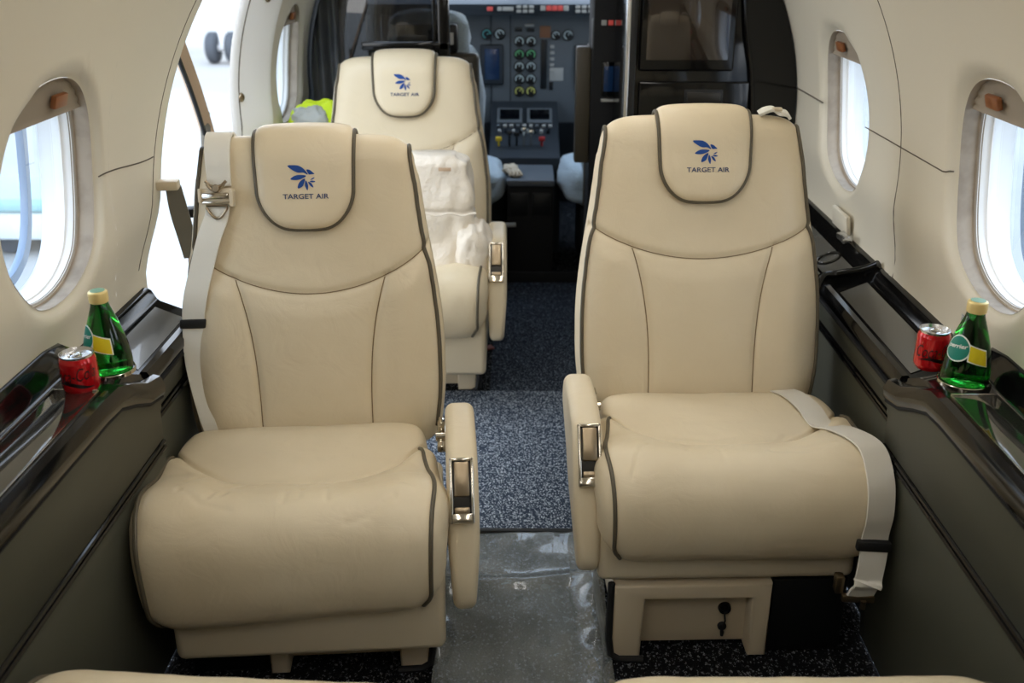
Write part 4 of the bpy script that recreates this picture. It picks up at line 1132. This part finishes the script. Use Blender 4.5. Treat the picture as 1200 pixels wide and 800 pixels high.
for sx in (-1, 1):
    x0, x1 = (-.215, -.112) if sx < 0 else (.20, .31)
    o = MB().bx(x0, x1, Yp-.018, Yp, .628, .80, .012, 3).build('display_bezel', M['panel_dark'], ip)
    MB().bx(x0+.02, x1-.018, Yp-.0205, Yp-.014, .65, .783, .003).build('display', M['screen_blue'], o)
MB().bx(-.55, -.45, Yp-.018, Yp, .628, .80, .012, 3).build('display_bezel', M['panel_dark'], ip)

ip.location = (.022, 4.52, .428)
# centre console between the pilots, with two keypads
cc = thing('centre_console', 'dark centre console with twin screens between the pilot seats', 'console', (0, 4.1, 0))
mb = MB(); mb.prism([(4.49, .585), (4.30, .475), (4.05, .425), (4.05, .02), (4.50, .02)], -.145, .150, 'x', .006); mb.build('pedestal_body', M['panel_dark'], cc)
sl = V(0, -.19, -.11).normalized(); nr = V(0, -.50, .866); nr = V(0, sl.z, -sl.y); 
if nr.z < 0: nr = -nr
RC_ = Matrix((V(1, 0, 0), -sl, nr)).transposed(); c0 = V(0, 4.44, .556)
def cb_(x0, x1, s0, s1, h0, h1, b=.002):
    return MB().box(c0+RC_ @ V((x0+x1)/2, -(s0+s1)/2, (h0+h1)/2), (x1-x0, s1-s0, h1-h0), b, RC_)
for x in (-.062, .068):
    o = cb_(x-.055, x+.055, .0, .098, .0, .012, .004).build('keypad_unit', M['panel_blue'], cc)
    cb_(x-.043, x+.043, .014, .080, .011, .0145, .002).build('display', M['screen'], o)
rnd = random.Random(5)
for k in range(9):
    x = -.11+.028*k; cb_(x-.008, x+.008, .108, .122, 0, .012, .002).build('button', M['lamp_white'] if k % 3 else M['panel_blue'], cc)
for k in range(8):
    x = -.105+.030*k; MB().lathe([(0, .014), (.007, .014), (.008, 0)], c0+RC_ @ V(x, -.150, 0), 16, RC_).build('knob', M['dial_black'] if k % 2 else M['lamp_white'], cc)
for x, m, h in ((-.06, 'black', .055), (.0, 'chrome', .07), (.03, 'chrome', .06), (.075, 'red', .03), (-.105, 'yellow', .03), (-.03, 'black', .05)):
    p = V(x, 4.17, .452); mb = MB(); mb.tube([p, p+V(0, -.01, h)], .005, 8); mb.box(p+V(0, -.01, h), (.026, .02, .018), .005); mb.build('lever', M[m], cc)
jb = thing('step_box', 'grey topped box closing the aisle end of the centre console', 'box', (.03, 3.9, 0))
mb = MB(); mb.bx(-.065, .118, 3.76, 4.045, .375, .40, .006); mb.build('lid', mat('slate_lid', lin(82, 88, 94), .6), jb)
mb = MB(); mb.bx(-.062, .115, 3.77, 4.04, .02, .374, .004); bx_ = mb.build('box_body', M['black_matte'], jb)
for x in (-.018, .070): MB().bx(x-.036, x+.036, 3.764, 3.772, .26, .35, .004).build('drawer_front', M['black'], jb)
gv = thing('cloth_glove', 'beige work glove lying on the grey box lid by the fleece seat', 'glove', (-.05, 3.86, .40))
MB().grid(lump((-.052, 3.88, .418), (.030, .045, .017), 6, 18, .2), cv=True).build('glove_palm', M['beige_glove'], gv)
for k in range(4):
    MB().tube(catmull([V(-.060+.011*k, 3.86, .418), V(-.056+.013*k, 3.82, .420), V(-.050+.014*k, 3.795+.006*abs(k-1.5), .408)], 10), lambda t: .0085-.002*t, 10).build('finger', M['beige_glove'], gv)
mb = MB(); mb.bx(-.19, .24, 3.715, 3.735, 0.001, .045, .005); tag(mb.build('door_sill', M['black_matte']), 'low black sill at the cockpit entrance', 'sill')
tag(MB().tube(catmull([V(-.185, 3.70, .215), V(-.11, 3.705, .235), V(-.03, 3.70, .242)], 16), .009, 10).build('grab_handle', M['lamp_white']), 'pale grab bar low at the cockpit entrance', 'handle')

# nose bulkhead and windscreen
mb = MB(); mb.bx(-.76, .76, 5.0, 5.04, 0, .985, .004); tag(mb.build('wall_front', M['wall_dark']), kind='structure')
ws = thing('window_9', None, None, (0, 4.9, 1.0), 0, None, 'structure')
mb = MB(); mb.add([V(-.7, 4.99, .985), V(.7, 4.99, .985), V(.40, 4.30, 1.44), V(-.40, 4.30, 1.44)], [[0, 1, 2, 3]]); mb.build('window_pane', M['pane'], ws)
mb = MB(); mb.tube([V(0, 4.99, .98), V(0, 4.30, 1.55)], .02, 8); mb.build('window_post', M['wall_dark'], ws)

# ------------------------------------------------------------------ fill lamps added unseen at the ceiling, to light the seats
for sx in (-1, 1):
    for k in range(3):
        y0 = -.15+.98*k
        t = thing('fill_lamp', 'long unseen fill lamp added above the aisle', 'lamp', (sx*.27, y0+.4, 1.49), 0, 'added fill lamps')
        a = math.acos(.27/R0); c_ = V(sx*.26, y0+.4, ZC+R0*math.sin(a)-.016)
        Rm = Matrix.Rotation(sx*(PI/2-a), 3, 'Y')
        MB().box(c_+V(0, 0, .006), (.11, .84, .022), .006, Rm).build('fill_housing', M['white'], t)
        MB().box(c_+Rm @ V(0, 0, -.008), (.085, .80, .006), .002, Rm).build('fill_diffuser', M['lamp'], t)

# ------------------------------------------------------------------ outdoors
tag(MB().bx(-120, 120, -80, 160, -1.12, -1.10, 0).build('ground', M['concrete']), kind='structure')
ac = thing('parked_aircraft', 'white parked aircraft beyond the doorway standing on dark twin wheels', 'aircraft', (-5.9, 21.0, -1.1))
gx, gy = -5.85, 20.0
for dx in (-.19, .19):
    MB().lathe([(.10, -.11), (.24, -.11), (.29, -.07), (.30, 0), (.29, .07), (.24, .11), (.10, .11)], (gx+dx, gy, -.80), 32, Matrix.Rotation(PI/2, 3, 'Y')).build('wheel', M['tyre'], ac)
MB().tube([V(gx-.25, gy, -.8), V(gx+.25, gy, -.8)], .07, 10).tube([V(gx, gy, -.8), V(gx+.02, gy, .9)], .08, 12).build('gear_leg', M['plane_white'], ac)
pr = [(0, -7), (.5, -6.4), (1.0, -5), (1.25, -3), (1.3, 0), (1.3, 5), (1.0, 8), (.4, 11), (0, 11.5)]
MB().lathe([(p.x, p.y) for p in catmull([V(a, b, 0) for a, b in pr], 40)], (gx-.5, gy+1, 2.1), 40, Matrix.Rotation(PI/2, 3, 'Y') ).build('fuselage', M['plane_white'], ac)
gc = thing('ground_cart', 'low pale cart with teal top on the apron, seen through the left window', 'cart', (-4.6, 7.9, -1.1))
MB().bx(-6.2, -3.7, 7.5, 8.3, -.97, -.74, .04).build('cart_body', M['hangar'], gc); MB().bx(-6.22, -3.68, 7.48, 8.32, -.74, -.62, .04).build('cart_top', M['teal'], gc)
for wx in (-5.8, -4.1):
    for wy in (7.62, 8.18):
        MB().lathe([(0, -.04), (.12, -.04), (.13, -.02), (.13, .02), (.12, .04), (0, .04)], (wx, wy, -.97), 24, Matrix.Rotation(PI/2, 3, 'X')).build('wheel', M['tyre'], gc)
MB().tube([V(-3.7, 7.9, -.85), V(-3.3, 7.9, -.95), V(-3.1, 7.9, -.8)], .03, 8).build('tow_bar', M['tyre'], gc)

# ------------------------------------------------------------------ light and camera
W = bpy.data.worlds.new('World'); S.world = W; W.use_nodes = True; nt = W.node_tree
bg = nt.nodes['Background']; tc = nt.nodes.new('ShaderNodeTexCoord'); sp = nt.nodes.new('ShaderNodeSeparateXYZ'); rp = nt.nodes.new('ShaderNodeValToRGB')
rp.color_ramp.elements[0].position = 0; rp.color_ramp.elements[0].color = (1, 1, 1, 1)
rp.color_ramp.elements[1].position = .8; rp.color_ramp.elements[1].color = (.62, .78, 1, 1)
nt.links.new(tc.outputs['Generated'], sp.inputs[0]); nt.links.new(sp.outputs['Z'], rp.inputs[0]); nt.links.new(rp.outputs[0], bg.inputs[0])
bg.inputs[1].default_value = 4.2
S.view_settings.view_transform = 'Standard'; S.view_settings.look = 'None'; S.view_settings.gamma = 1; S.view_settings.use_curve_mapping = False
S.view_settings.exposure = 0.08
cam = bpy.data.cameras.new('camera'); co = bpy.data.objects.new('camera', cam); COL.objects.link(co)
cam.sensor_width = 36; cam.lens = 35.; co.location = (0, 0, 1.28)
co.rotation_euler = (PI/2-math.atan(480/1167), 0, math.radians(.68))
cam.clip_start = .02; cam.clip_end = 500
cam.dof.use_dof = True; cam.dof.focus_distance = 1.85; cam.dof.aperture_fstop = 4.5
S.camera = co
S.render.film_transparent = False
c = S.cycles; c.use_denoising = True; c.max_bounces = 10; c.transparent_max_bounces = 16; c.sample_clamp_indirect = 8
try: c.denoiser = 'OPENIMAGEDENOISE'
except Exception: pass
